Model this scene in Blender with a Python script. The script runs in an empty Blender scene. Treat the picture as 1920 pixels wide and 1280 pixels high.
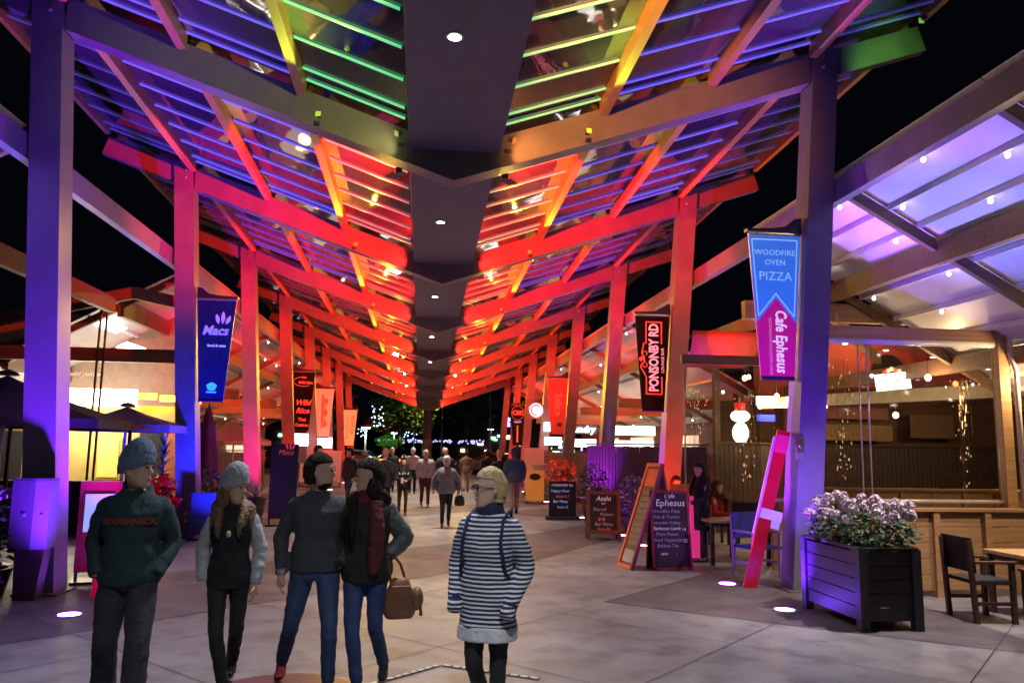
import bpy, math, random
from mathutils import Vector, Matrix, noise
random.seed(11)
sc = bpy.context.scene
RAD = math.radians
PI = math.pi

# ------------------------------------------------------------------ camera
cd = bpy.data.cameras.new('camera'); cam = bpy.data.objects.new('camera', cd); sc.collection.objects.link(cam)
cd.sensor_width = 36; cd.lens = 36 * 1459.2 / 1920; cd.clip_end = 1500; cd.clip_start = .05
_r = Vector((.99342447, -.11328605, .01655599)); _u = Vector((-.0314836, -.13127962, .99084532)); _f = Vector((.11007549, .98485122, .13398304))
cam.matrix_world = Matrix(((_r.x, _u.x, -_f.x, 0), (_r.y, _u.y, -_f.y, 0), (_r.z, _u.z, -_f.z, 1.9), (0, 0, 0, 1)))
sc.camera = cam
# ------------------------------------------------------------------ night sky
w = bpy.data.worlds.new('World'); sc.world = w; w.use_nodes = True
wn = w.node_tree; bg = wn.nodes['Background']
bg.inputs[0].default_value = (.16, .2, .42, 1); bg.inputs[1].default_value = .006
# ------------------------------------------------------------------ exposure / render
sc.view_settings.view_transform = 'Standard'; sc.view_settings.look = 'None'
sc.view_settings.exposure = 0; sc.view_settings.gamma = 1
sc.render.engine = 'CYCLES'
cy = sc.cycles
cy.use_denoising = True; cy.max_bounces = 6; cy.diffuse_bounces = 3; cy.glossy_bounces = 4; cy.transmission_bounces = 6
cy.use_adaptive_sampling = True; cy.adaptive_threshold = .05; cy.transparent_max_bounces = 14; cy.sample_clamp_indirect = 3; cy.sample_clamp_direct = 0; cy.caustics_reflective = False; cy.caustics_refractive = False
cy.use_light_tree = True; cy.blur_glossy = .5

COL = sc.collection
# ------------------------------------------------------------------ helpers
class MB:
    """collects faces for one mesh"""
    def __init__(s): s.v = []; s.f = []; s.m = []; s.mi = 0
    def add(s, vs, fs):
        o = len(s.v); s.v += [tuple(v) for v in vs]
        for f in fs: s.f.append(tuple(i + o for i in f)); s.m.append(s.mi)
        return s
    def box(s, c, d, rot=None):
        x, y, z = d[0] / 2, d[1] / 2, d[2] / 2; c = Vector(c)
        vs = [Vector(p) for p in ((-x, -y, -z), (x, -y, -z), (x, y, -z), (-x, y, -z), (-x, -y, z), (x, -y, z), (x, y, z), (-x, y, z))]
        if rot is not None: vs = [rot @ v for v in vs]
        return s.add([v + c for v in vs], [(0, 3, 2, 1), (4, 5, 6, 7), (0, 1, 5, 4), (1, 2, 6, 5), (2, 3, 7, 6), (3, 0, 4, 7)])
    def bx(s, x0, x1, y0, y1, z0, z1): return s.box(((x0 + x1) / 2, (y0 + y1) / 2, (z0 + z1) / 2), (abs(x1 - x0), abs(y1 - y0), abs(z1 - z0)))
    def hexa(s, p): # 8 points: bottom ring 0-3, top ring 4-7
        return s.add(p, [(0, 3, 2, 1), (4, 5, 6, 7), (0, 1, 5, 4), (1, 2, 6, 5), (2, 3, 7, 6), (3, 0, 4, 7)])
    def prism_xz(s, poly, y0, y1): # polygon in XZ, thick in Y
        n = len(poly); vs = [(x, y0, z) for x, z in poly] + [(x, y1, z) for x, z in poly]
        return s.add(vs, [tuple(range(n)), tuple(range(2 * n - 1, n - 1, -1))] + [(i, i + n, (i + 1) % n + n, (i + 1) % n) for i in range(n)])
    def prism_xy(s, poly, z0, z1):
        n = len(poly); vs = [(x, y, z0) for x, y in poly] + [(x, y, z1) for x, y in poly]
        return s.add(vs, [tuple(range(n))[::-1], tuple(range(n, 2 * n))] + [(i, (i + 1) % n, (i + 1) % n + n, i + n) for i in range(n)])
    def loft(s, rings, cap=True):
        n = len(rings[0]); vs = [p for r in rings for p in r]; fs = []
        for k in range(len(rings) - 1):
            for i in range(n):
                j = (i + 1) % n; fs.append((k * n + i, k * n + j, (k + 1) * n + j, (k + 1) * n + i))
        if cap: fs.append(tuple(range(n))[::-1]); fs.append(tuple(range((len(rings) - 1) * n, len(rings) * n)))
        return s.add(vs, fs)
    def tube(s, pts, rad, n=8, cap=True, flat=1.0):
        pts = [Vector(p) for p in pts]
        if not isinstance(rad, (list, tuple)): rad = [rad] * len(pts)
        rings = []; prev = None
        for i, p in enumerate(pts):
            t = (pts[min(i + 1, len(pts) - 1)] - pts[max(i - 1, 0)]).normalized()
            a = prev if prev is not None else (Vector((1, 0, 0)) if abs(t.x) < .8 else Vector((0, 1, 0)))
            a = (a - t * a.dot(t)).normalized(); b = t.cross(a); prev = a
            rings.append([p + a * rad[i] * math.cos(2 * PI * k / n) + b * rad[i] * flat * math.sin(2 * PI * k / n) for k in range(n)])
        return s.loft(rings, cap)
    def lathe(s, c, prof, n=16): # prof: (r,z)
        c = Vector(c)
        return s.loft([[c + Vector((r * math.cos(2 * PI * k / n), r * math.sin(2 * PI * k / n), z)) for k in range(n)] for r, z in prof])
    def ell(s, c, r, n=10, m=7, rot=None):
        c = Vector(c); rings = []
        for j in range(m):
            a = -PI / 2 + PI * (j + .5 if 0 < j < m - 1 else (0.12 if j == 0 else m - .12)) / m
            ring = []
            for k in range(n):
                v = Vector((r[0] * math.cos(a) * math.cos(2 * PI * k / n), r[1] * math.cos(a) * math.sin(2 * PI * k / n), r[2] * math.sin(a)))
                if rot is not None: v = rot @ v
                ring.append(c + v)
            rings.append(ring)
        return s.loft(rings)
    def mesh(s, name='m'):
        me = bpy.data.meshes.new(name); me.from_pydata(s.v, [], s.f); me.update(); return me
    def obj(s, name, mat=None, parent=None, smooth=False, mats=None):
        me = s.mesh(name)
        for q in (mats or [mat]): me.materials.append(q)
        if mats: me.polygons.foreach_set('material_index', s.m)
        if smooth: me.shade_smooth()
        return link(name, me, parent)
def link(name, data, parent=None, loc=None, rot=None):
    o = bpy.data.objects.new(name, data); COL.objects.link(o)
    if parent is not None: o.parent = parent
    if loc is not None: o.location = loc
    if rot is not None: o.rotation_euler = rot
    return o
def tag(o, label, cat, group=None):
    o['label'] = label; o['category'] = cat
    if group: o['group'] = group
    return o
def thing(name, label, cat, loc=(0, 0, 0), rz=0, group=None):
    o = bpy.data.objects.new(name, None); COL.objects.link(o); o.location = loc; o.rotation_euler = (0, 0, rz); o.empty_display_size = .2
    return tag(o, label, cat, group)
def struct(o): o['kind'] = 'structure'; return o
def stuff(o): o['kind'] = 'stuff'; return o
def rotz(a): return Matrix.Rotation(a, 3, 'Z')
def rotx(a): return Matrix.Rotation(a, 3, 'X')
def roty(a): return Matrix.Rotation(a, 3, 'Y')

_mc = {}
def M(name, col=(.5, .5, .5), rough=.6, metal=0., var=.18, scale=5., bump=0., bscale=60., emit=None, es=0., spec=.5, stretch=None, coat=0., trans=0.):
    if name in _mc: return _mc[name]
    m = bpy.data.materials.new(name); m.use_nodes = True; _mc[name] = m
    nt = m.node_tree; b = nt.nodes['Principled BSDF']; L = nt.links.new
    b.inputs['Roughness'].default_value = rough; b.inputs['Metallic'].default_value = metal
    b.inputs['Specular IOR Level'].default_value = spec; b.inputs['Coat Weight'].default_value = coat
    tc = nt.nodes.new('ShaderNodeTexCoord'); src = tc.outputs['Object']
    if stretch:
        mp = nt.nodes.new('ShaderNodeMapping'); mp.inputs['Scale'].default_value = stretch; L(src, mp.inputs[0]); src = mp.outputs[0]
    if var > 0:
        nz = nt.nodes.new('ShaderNodeTexNoise'); nz.inputs['Scale'].default_value = scale; nz.inputs['Detail'].default_value = 6; nz.inputs['Roughness'].default_value = .62
        L(src, nz.inputs['Vector'])
        rp = nt.nodes.new('ShaderNodeValToRGB'); rp.color_ramp.elements[0].position = .3; rp.color_ramp.elements[1].position = .72
        rp.color_ramp.elements[0].color = tuple(max(0, c * (1 - var)) for c in col) + (1,); rp.color_ramp.elements[1].color = tuple(min(1, c * (1 + var)) for c in col) + (1,)
        L(nz.outputs['Fac'], rp.inputs[0]); L(rp.outputs[0], b.inputs['Base Color'])
        mr = nt.nodes.new('ShaderNodeMapRange'); mr.inputs['To Min'].default_value = max(.02, rough - .09); mr.inputs['To Max'].default_value = min(1, rough + .09)
        L(nz.outputs['Fac'], mr.inputs[0]); L(mr.outputs[0], b.inputs['Roughness'])
    else: b.inputs['Base Color'].default_value = tuple(col) + (1,)
    if bump > 0:
        n2 = nt.nodes.new('ShaderNodeTexNoise'); n2.inputs['Scale'].default_value = bscale; n2.inputs['Detail'].default_value = 4; L(src, n2.inputs['Vector'])
        bp = nt.nodes.new('ShaderNodeBump'); bp.inputs['Strength'].default_value = bump; bp.inputs['Distance'].default_value = .02
        L(n2.outputs['Fac'], bp.inputs['Height']); L(bp.outputs[0], b.inputs['Normal'])
    if emit:
        b.inputs['Emission Color'].default_value = tuple(emit) + (1,); b.inputs['Emission Strength'].default_value = es
        if es < 40: m.cycles.emission_sampling = 'NONE'
    return m
def GLASS(name, tint=(.8, .85, .85), ior=1.5, rough=.02, boost=1.0, veil=0.):
    """thin pane: see-through with a Fresnel reflection"""
    if name in _mc: return _mc[name]
    m = bpy.data.materials.new(name); m.use_nodes = True; _mc[name] = m
    nt = m.node_tree; nt.nodes.clear(); L = nt.links.new
    o = nt.nodes.new('ShaderNodeOutputMaterial'); mx = nt.nodes.new('ShaderNodeMixShader'); t = nt.nodes.new('ShaderNodeBsdfTransparent'); g = nt.nodes.new('ShaderNodeBsdfGlossy')
    t.inputs[0].default_value = tuple(tint) + (1,); g.inputs['Roughness'].default_value = rough; g.inputs[0].default_value = (1, 1, 1, 1)
    fr = nt.nodes.new('ShaderNodeFresnel'); fr.inputs[0].default_value = ior
    ml = nt.nodes.new('ShaderNodeMath'); ml.operation = 'MULTIPLY'; ml.inputs[1].default_value = boost; ml.use_clamp = True
    nz = nt.nodes.new('ShaderNodeTexNoise'); nz.inputs['Scale'].default_value = 1.3; bp = nt.nodes.new('ShaderNodeBump'); bp.inputs['Strength'].default_value = .02; bp.inputs['Distance'].default_value = .3
    tc = nt.nodes.new('ShaderNodeTexCoord'); L(tc.outputs['Object'], nz.inputs['Vector']); L(nz.outputs['Fac'], bp.inputs['Height']); L(bp.outputs[0], g.inputs['Normal'])
    L(fr.outputs[0], ml.inputs[0]); L(ml.outputs[0], mx.inputs[0]); L(t.outputs[0], mx.inputs[1]); L(g.outputs[0], mx.inputs[2])
    if veil:
        df = nt.nodes.new('ShaderNodeBsdfDiffuse'); df.inputs[0].default_value = (.8, .8, .8, 1); m2 = nt.nodes.new('ShaderNodeMixShader'); n2 = nt.nodes.new('ShaderNodeTexNoise'); n2.inputs['Scale'].default_value = 1.7; n2.inputs['Detail'].default_value = 6; L(tc.outputs['Object'], n2.inputs['Vector'])
        mr = nt.nodes.new('ShaderNodeMapRange'); mr.inputs['To Min'].default_value = veil * .5; mr.inputs['To Max'].default_value = veil * 1.5; L(n2.outputs['Fac'], mr.inputs[0]); L(mr.outputs[0], m2.inputs[0]); L(mx.outputs[0], m2.inputs[1]); L(df.outputs[0], m2.inputs[2]); L(m2.outputs[0], o.inputs[0])
    else: L(mx.outputs[0], o.inputs[0])
    return m
def spot(name, loc, target, col, energy, size=60, blend=.6, radius=.05, parent=None):
    l = bpy.data.lights.new(name, 'SPOT'); l.color = col; l.energy = energy; l.spot_size = RAD(size); l.spot_blend = blend; l.shadow_soft_size = radius
    o = bpy.data.objects.new(name, l); COL.objects.link(o); o.location = loc
    d = Vector(target) - Vector(loc); o.rotation_euler = d.to_track_quat('-Z', 'Y').to_euler()
    return o
def point(name, loc, col, energy, radius=.06):
    l = bpy.data.lights.new(name, 'POINT'); l.color = col; l.energy = energy; l.shadow_soft_size = radius
    o = bpy.data.objects.new(name, l); COL.objects.link(o); o.location = loc; return o
def text(body, size, mat, parent, loc, rot=(PI / 2, 0, 0), shear=0, ext=.002, align='CENTER', bold=0, sx=1, name='lettering', spacing=1):
    c = bpy.data.curves.new(name, 'FONT'); c.body = body; c.size = size; c.shear = shear; c.extrude = ext; c.align_x = align; c.align_y = 'CENTER'; c.offset = bold; c.space_character = spacing; c.resolution_u = 2
    t = bpy.data.objects.new('tmp_text', c); me = bpy.data.meshes.new_from_object(t)
    bpy.data.objects.remove(t); bpy.data.curves.remove(c)
    me.materials.clear(); me.materials.append(mat)
    if sx != 1:
        for v in me.vertices: v.co.x *= sx
    return link(name, me, parent, loc, rot)
# ================================================================== the promenade canopy
CX = .3175                      # centre line
D = 6.088                       # frame spacing
def YB(i): return 10.821 + D * i
def SL(y): return -.032 * y     # the roof falls gently away
def ZS(y): return 6.313 + SL(y) # spine soffit
SLOPE = .346
def ZBB(dx, y): return 5.892 + SL(y) + SLOPE * dx   # beam underside
BD = .47
def ZBT(dx, y): return ZBB(dx, y) + BD
def colx(z): return 4.756 + .0751 * z               # inner face of the leaning columns, from centre line

steel = M('grey_painted_steel', (.15, .138, .142), .38, .0, .16, 2.5, .05, 90)
spine_m = M('dark_spine_paint', (.13, .11, .12), .5, 0, .15, 2)
wood_p = M('purlin_paint', (.46, .25, .075), .45, 0, .18, 3, .05, 80, stretch=(1, .15, 1))
plate_m = M('galvanised_plate', (.5, .5, .52), .35, .8, .15, 20)
roof_glass = GLASS('roof_glass', (.5, .55, .57), 1.5, .04, 1.5, .055)  # diffuse veil mixed in so coloured lamps make the panes glow
FRAMES = list(range(-3, 8))
can = thing('promenade_canopy', 'long butterfly canopy of steel frames and glass over the promenade, lit in changing colours', 'canopy', (CX, 0, 0))
# spine girder
sp = MB(); y0, y1 = -9, YB(7) + .5
hw = .625
sp.hexa([(-hw, y0, ZS(y0)), (hw, y0, ZS(y0)), (hw, y1, ZS(y1)), (-hw, y1, ZS(y1)), (-hw - .05, y0, ZS(y0) + .52), (hw + .05, y0, ZS(y0) + .52), (hw + .05, y1, ZS(y1) + .52), (-hw - .05, y1, ZS(y1) + .52)])
sp.obj('spine_girder', spine_m, can)
bolt_me = MB().lathe((0, 0, 0), [(.03, 0), (.03, .012), (.018, .02), (.018, .045), (.004, .048)], 10).mesh('bolt'); bolt_me.materials.append(plate_m)
def col_mesh(s, i):
    yb = YB(i); zt = ZBT(5.5, yb) + .03; a = .39; dd = .38
    mb = MB(); zc = [0, zt]
    p = []
    for z in zc:
        xi = colx(z) * s; xo = (colx(z) + a) * s
        ztop = z
        p += [(xi, yb - dd, ztop), (xo, yb - dd, ztop), (xo, yb, ztop), (xi, yb, ztop)] if s > 0 else [(xo, yb - dd, ztop), (xi, yb - dd, ztop), (xi, yb, ztop), (xo, yb, ztop)]
    mb.hexa(p); return mb, zt
for i in FRAMES:
    yb = YB(i); ya, yc = yb - .345, yb - .035
    # dark centre gusset of the V
    ym = (ya + yc) / 2
    mb = MB(); g = .66
    mb.prism_xz([(-g, ZBB(g, ym)), (0, ZBB(0, ym)), (g, ZBB(g, ym)), (g, ZS(ym) + .3), (-g, ZS(ym) + .3)], ya - .02, yc + .02); mb.obj('gusset', spine_m, can)
    for s in (-1, 1):
        mb = MB(); a, b = g, 5.75; e = 7.25
        poly = [(s * a, ZBB(a, ym)), (s * (colx(6.9) + .01), ZBB(colx(6.9), ym)), (s * (colx(6.9) + .01), ZBT(colx(6.9), ym)), (s * a, ZBT(a, ym))]
        mb.prism_xz(poly if s > 0 else poly[::-1], ya, yc); mb.obj('roof_beam', steel, can)
        c0 = colx(7) + .38; mb = MB()
        poly = [(s * c0, ZBB(c0, ym) + .02), (s * (e - .02), ZBB(e, ym) + .02), (s * (e - .14), ZBT(e - .14, ym) - .02), (s * c0, ZBT(c0, ym) - .02)]
        mb.prism_xz(poly if s > 0 else poly[::-1], ya + .06, yc - .06); mb.obj('overhang_beam', steel, can)
        mb, zt = col_mesh(s, i); c = mb.obj('column', steel, can)
        bp = MB(); bp.bx(s * (colx(0) - .07), s * (colx(0) + .46), yb - .46, yb + .07, 0, .03); bp.obj('base_plate', spine_m, c)
        for k, dz in enumerate((.16, .33)):
            link('bolt', bolt_me, c, (s * (colx(zt) + .13), yb - .38, zt - dz), (PI / 2, 0, 0))
            if i < 2: link('bolt', bolt_me, c, (s * (colx(.3) + .2), yb - .38, .18 + dz * .9), (PI / 2, 0, 0))
PUR = (2.13, 3.76, 5.33, 7.1)
ZON = ((.70, 2.06), (2.2, 3.69), (3.83, 5.26), (5.40, 7.05))
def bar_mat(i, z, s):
    # glazing bars glow by themselves: lamp colour put into their emission, bay by bay
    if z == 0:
        if i == -1: return BAR_GLOW['green']
        if i == 0: return BAR_GLOW['pink'] if s < 0 else BAR_GLOW['warm']
        if i == 1: return BAR_GLOW['rose'] if s < 0 else BAR_GLOW['dimwarm']
        return BAR_GLOW['ember']
    if z == 3: return BAR_GLOW['bluedim'] if i < 1 else BAR_GLOW['off']
    if i <= 0: return BAR_GLOW['blue'] if not (i == 0 and z == 1 and s > 0) else BAR_GLOW['bluemid']
    if i == 1: return BAR_GLOW['violet']
    return BAR_GLOW['ember'] if i < 3 else BAR_GLOW['off']
def glow_bar(n, c, e): return M('glazing_bar_' + n, (.45, .45, .46), .35, .3, .1, 9, emit=c, es=e)
BAR_GLOW = dict(green=glow_bar('green', (.05, 1, .38), .62), pink=glow_bar('pink', (1, .35, .42), .42), warm=glow_bar('warm', (1, .62, .34), .45), rose=glow_bar('rose', (1, .16, .2), .25), dimwarm=glow_bar('dimwarm', (1, .42, .25), .25),
           ember=glow_bar('ember', (1, .1, .05), .06), bluedim=glow_bar('bluedim', (.15, .14, 1), .16), blue=glow_bar('blue', (.16, .12, 1), .8), bluemid=glow_bar('bluemid', (.14, .1, 1), .45), violet=glow_bar('violet', (.34, .07, 1), .34), off=glow_bar('off', (.5, .2, .2), .01))
nbar = npane = 0; restb = {}; restp = MB()
NB = 8
def xz(s, dx, y, up): return Vector((s * dx, y, ZBT(dx, y) + up))
for i in range(-1, 7):
    ya, yc = YB(i) + .01, YB(i + 1) - .385
    if i == -1: ya = YB(-1) + .01
    for s in (-1, 1):
        for k, dx in enumerate(PUR):
            wv = .06 if k < 3 else .045; lo, hi = (-.12, .2) if k < 3 else (-.02, .16)
            y2 = yc + .05 if k < 2 else yc
            q = [Vector((s * (dx + a * wv), y, ZBT(dx, y) + b)) for b in (lo, hi) for a, y in ((-1, ya - .02), (1, ya - .02), (1, y2), (-1, y2))]
            if s < 0: q = [q[j] for j in (1, 0, 3, 2, 5, 4, 7, 6)]
            MB().hexa(q).obj('purlin', wood_p, can)
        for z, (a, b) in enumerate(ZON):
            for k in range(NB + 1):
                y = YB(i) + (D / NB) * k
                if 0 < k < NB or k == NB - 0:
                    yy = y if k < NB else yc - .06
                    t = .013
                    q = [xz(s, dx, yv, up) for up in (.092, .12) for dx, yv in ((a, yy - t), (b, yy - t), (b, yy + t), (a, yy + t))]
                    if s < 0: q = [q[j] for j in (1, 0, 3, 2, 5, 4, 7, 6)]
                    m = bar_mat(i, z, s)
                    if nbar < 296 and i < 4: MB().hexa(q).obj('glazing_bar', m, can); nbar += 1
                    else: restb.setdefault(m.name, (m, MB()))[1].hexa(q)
                if k < NB:
                    ylo, yhi = y + .004, YB(i) + (D / NB) * (k + 1) - .004
                    a2, b2 = (a - .04, b + .05)
                    q = [xz(s, dx, yv, up) for up in (.125, .137) for dx, yv in ((a2, ylo), (b2, ylo), (b2, yhi), (a2, yhi))]
                    if s < 0: q = [q[j] for j in (1, 0, 3, 2, 5, 4, 7, 6)]
                    if npane < 296: MB().hexa(q).obj('glass_pane', roof_glass, can); npane += 1
                    else: restp.hexa(q)
stuff(restp.obj('far_glass_panes', roof_glass, can))
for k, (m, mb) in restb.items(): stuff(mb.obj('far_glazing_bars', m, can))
# carved end post under the far end of the spine
yp = YB(7) + .2
pc = MB(); pc.lathe((0, yp, 0), [(.42, 0), (.42, .1), (.36, .14), (.34, 2.2), (.36, 2.3), (.3, 2.34), (.3, ZS(yp))], 18)
post_end = pc.obj('end_column', steel, can, True)
pc = MB()
for k in range(26):
    a = -PI / 2 + (k % 5 - 2) * .42; z = .35 + (k // 5) * .36
    MB().box((.35 * math.cos(a), yp + .35 * math.sin(a), z + .05 * (k % 2)), (.12, .03, .2), rotz(a + PI / 2)).obj('carved_relief', M('carved_timber', (.16, .09, .05), .7), post_end)

# downlights recessed in the spine; those behind the camera are added fill
dl_glow = M('downlight_lens', (1, 1, 1), .3, 0, 0, emit=(1, .93, .84), es=30)
ORD = ['nearest', 'second', 'third', 'fourth', 'fifth', 'sixth', 'seventh', 'eighth']
for k in range(-3, 8):
    y = 7.545 + D * k; z = ZS(y)
    t = thing('spine_downlight', 'white round downlight in the dark spine, %s from the camera' % ORD[k] if k >= 0 else 'white round downlight in the dark spine, out of frame %s the camera' % {-1: 'above', -2: 'just behind', -3: 'and added as fill well behind'}[k], 'light', (CX - .12, y, z), 0, 'downlights along the spine')  # k = -2 and -3 are added fill behind the camera
    MB().lathe((0, 0, 0), [(.095, -.010), (.095, .0), (.07, .0), (.07, -.010)], 20).obj('trim_ring', plate_m, t)
    MB().lathe((0, 0, 0), [(.068, -.012), (.05, -.016), (.01, -.018)], 20).obj('lens', dl_glow, t)
    o = spot('downlight_beam', (CX - .12, y, z - .03), (CX - .12, y, 0), (1, .9, .74) if k > 0 else (.9, .96, 1), [500, 600, 1350, 1150, 1500, 1700, 1700, 1500, 1200, 700, 600][k + 3], 110 if k < 0 else 96, .75, .06)

# red floods that wash the frames from the spine, amber ones at the inner purlins
flood_m = M('flood_housing', (.05, .05, .05), .4)
def fixture(name, label, loc, d, col, energy, size, group, es=3., box=(.1, .12, .08)):
    t = thing(name, label, 'light', loc, 0, group)
    MB().box((0, 0, 0), box).obj('housing', flood_m, t)
    dv = Vector(d).normalized(); q = dv.to_track_quat('-Z', 'Y').to_matrix()
    MB().box(dv * .075, (.07, .07, .006), q).obj('lens', M(name + '_lens_%d_%d_%d' % tuple(int(c * 99) for c in col), col, .3, 0, 0, emit=col, es=es), t)
    if name == 'frame_flood': MB().box(dv * .17 - Vector((0, 0, .045)), (.17, .26, .006), rotz(math.atan2(-dv.x, dv.y))).obj('added_visor', flood_m, t)  # plate added under the lens to block red spill downwards
    spot(name + '_beam', Vector(loc) + dv * .085, Vector(loc) + dv, col, energy, size, .7, .04)
for i in range(0, 8):
    for s in (-1, 1):
        side = 'left' if s < 0 else 'right'; fr = 'the nearest frame' if i == 0 else 'the %s frame' % ORD[i]
        if i == 0: col, en, e2 = ((.7, .62, .2), 700, 20) if s < 0 else ((1, .3, .07), 2300, 40)
        elif i < 3: col, en, e2 = (1, .014, .008), 8500, 170
        else: col, en, e2 = (1, .03, .009), 6200, 140
        y = YB(i - 1) + .55
        fixture('frame_flood', 'flood on the %s of the spine that washes %s' % (side, fr), (CX + s * .8, y, ZS(y) + .02), (s * (1.9 if i == 0 else 3.3), D - .9, .25 if i == 0 else .72), col, en * (.4 if i == 7 else 1), 50 if i == 0 else 70, 'floods on the spine')
        y = YB(i) - .75
        fixture('spine_spot', 'small spot on the %s of the spine close to %s' % (side, fr), (CX + s * .74, y, ZS(y) + .05), (s * 1.0, .8, .05), col, e2, 120, 'small spots on the spine', es=.6, box=(.06, .07, .05))
        if True:
            yy = YB(i) - .62; dx = PUR[0] - .3
            fixture('purlin_light', 'amber spot beside the inner %s purlin at %s' % (side, fr), (CX + s * dx, yy, ZBT(dx, yy) - .42), (s * .16, -1, .13), ((.6, 1, .1) if i == 0 else (1, .58, .05)), [420, 900, 800, 700, 600, 500, 400, 300][i], 70, 'amber purlin spots', es=.35, box=(.045, .05, .035))
fixture('overhang_spot', 'small green spot lighting the overhang of the nearest right-hand frame', (CX + 6.5, YB(0) - 1.3, ZBT(6.5, YB(0)) - .3), (.1, 1, -.02), (.3, 1, .15), 36, 90, 'small spots on the spine', es=.5, box=(.05, .06, .05))
# in-ground uplights by the columns
VIO, BLU, MAG, RED, PUR_, ORG = (.15, .018, 1), (.02, .02, 1), (1, .01, .24), (1, .03, .012), (.33, .015, 1), (1, .05, .015)
up = {(-1, 0): (VIO, 2000, PUR_, 1500), (1, 0): (VIO, 750, PUR_, 1700), (-1, 1): (BLU, 1500, PUR_, 600), (1, 1): (RED, 800, PUR_, 900), (-1, 2): (MAG, 1300, RED, 600), (1, 2): (PUR_, 1000, MAG, 500)}
lens_c = MB
def uplight(s, i, front):
    c1, e1, c2, e2 = up.get((s, i), (RED, 550, RED, 0)); c, e = (c1, e1) if front else (c2, e2)
    if e == 0: return
    y = YB(i) - 1.5 if front else YB(i) + .3; x = CX + s * (4.756 - .66)
    nm = '%s of the %s %s column' % ('in front' if front else 'just behind', ORD[i], 'left' if s < 0 else 'right')
    t = thing('inground_uplight', 'round %s in-ground uplight %s' % ('violet-blue' if c in (VIO, BLU, PUR_) else 'red', nm), 'light', (x, y, 0), 0, 'in-ground uplights')
    MB().lathe((0, 0, 0), [(.15, .0), (.15, .008), (.125, .012), (.115, .008)], 24).obj('rim', plate_m, t)
    pc = tuple(.04 + .96 * q for q in c)
    MB().lathe((0, 0, .009), [(.112, 0), (.06, .004), (.01, .005)], 24).obj('lens', M('uplight_lens_%d%d%d' % tuple(int(q * 9) for q in c), c, .3, 0, 0, emit=pc, es=170), t)
    tx = CX + s * (colx(3.5) + .1); ty = YB(i) - .25
    spot('uplight_beam', (x, y, .05), (tx, ty, 3.3 if front else 4.4), c, e * 2.1, 82 if front else 56, 1.0, .08)
for s, nm in ((-1, 'left'), (1, 'right')):
    t = thing('inground_uplight', 'round violet-blue in-ground uplight under the nearest %s-hand restaurant roof' % nm, 'light', (CX + s * 6.4, 11.2, 0), 0, 'in-ground uplights')
    MB().lathe((0, 0, 0), [(.15, .0), (.15, .008), (.125, .012), (.115, .008)], 24).obj('rim', plate_m, t)
    MB().lathe((0, 0, .009), [(.112, 0), (.06, .004), (.01, .005)], 24).obj('lens', M('uplight_lens_dim', (.3, .2, 1), .3, 0, 0, emit=(.3, .2, 1), es=3), t)
    spot('uplight_beam', (CX + s * 6.4, 11.2, .05), (CX + s * 6.35, 10.3, 4), (.2, .2, 1), 2600, 58, 1, .08)
for i in range(0, 8):
    for s in (-1, 1):
        uplight(s, i, True); uplight(s, i, False)

# ================================================================== paving
conc = M('pale_concrete', (.32, .305, .315), .5, 0, .2, .9, .12, 25)
def weather(m, amt=.5):
    """stains, speckle and old gum marks on a paving material"""
    nt = m.node_tree; b = nt.nodes['Principled BSDF']; L = nt.links.new; src = b.inputs['Base Color'].links[0].from_socket; tc = nt.nodes.new('ShaderNodeTexCoord')
    def mul(src, fac_sock, lo, p0, p1):
        rp = nt.nodes.new('ShaderNodeValToRGB'); rp.color_ramp.elements[0].position = p0; rp.color_ramp.elements[1].position = p1; rp.color_ramp.elements[0].color = (lo, lo, lo, 1); rp.color_ramp.elements[1].color = (1, 1, 1, 1)
        mx = nt.nodes.new('ShaderNodeMix'); mx.data_type = 'RGBA'; mx.blend_type = 'MULTIPLY'; mx.inputs[0].default_value = 1
        L(fac_sock, rp.inputs[0]); L(src, mx.inputs[6]); L(rp.outputs[0], mx.inputs[7]); return mx.outputs[2]
    for sc_, lo, p0, p1 in ((.35, 1 - amt * .7, .38, .6), (2.6, 1 - amt * .6, .36, .52), (70, 1 - amt * .5, .3, .55)):
        n = nt.nodes.new('ShaderNodeTexNoise'); n.inputs['Scale'].default_value = sc_; n.inputs['Detail'].default_value = 5; L(tc.outputs['Object'], n.inputs['Vector']); src = mul(src, n.outputs['Fac'], lo, p0, p1)
    vo = nt.nodes.new('ShaderNodeTexVoronoi'); vo.inputs['Scale'].default_value = 2.2; vo.inputs['Randomness'].default_value = 1; L(tc.outputs['Object'], vo.inputs['Vector']); src = mul(src, vo.outputs['Distance'], .45, .045, .07)
    L(src, b.inputs['Base Color'])
weather(conc)
dark = M('plum_aggregate', (.15, .125, .13), .55, 0, .25, 1.4, .2, 140)
weather(dark, .4)
g = MB(); g.add([(-400, -60, 0), (400, -60, 0), (400, 600, 0), (-400, 600, 0)], [(0, 1, 2, 3)]); ground = struct(g.obj('ground', conc))
def sheet(name, poly, z, m): 
    mb = MB(); mb.add([(x, y, z) for x, y in poly], [tuple(range(len(poly)))]); return struct(mb.obj(name, m))
sheet('plum_paving_band', [(-9, 3.2), (-2.9, 8.9), (0, 11.7), (1.9, 13.3), (4.2, 16.7), (6.3, 19.2), (6.3, 22), (3.9, 19.3), (2.5, 17.5), (.5, 15.6), (-2, 13.6), (-5, 11), (-9, 7.5)], .004, dark)
sheet('plum_paving_band', [(-6, 16), (-1.5, 20.5), (1.6, 23.4), (6.3, 28.4), (6.3, 31), (1.6, 26.2), (-1.5, 23), (-6, 19)], .004, dark)
sheet('plum_paving_band', [(-6, 27), (0, 33), (6.3, 39), (6.3, 42), (0, 36), (-6, 30)], .004, dark)
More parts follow.
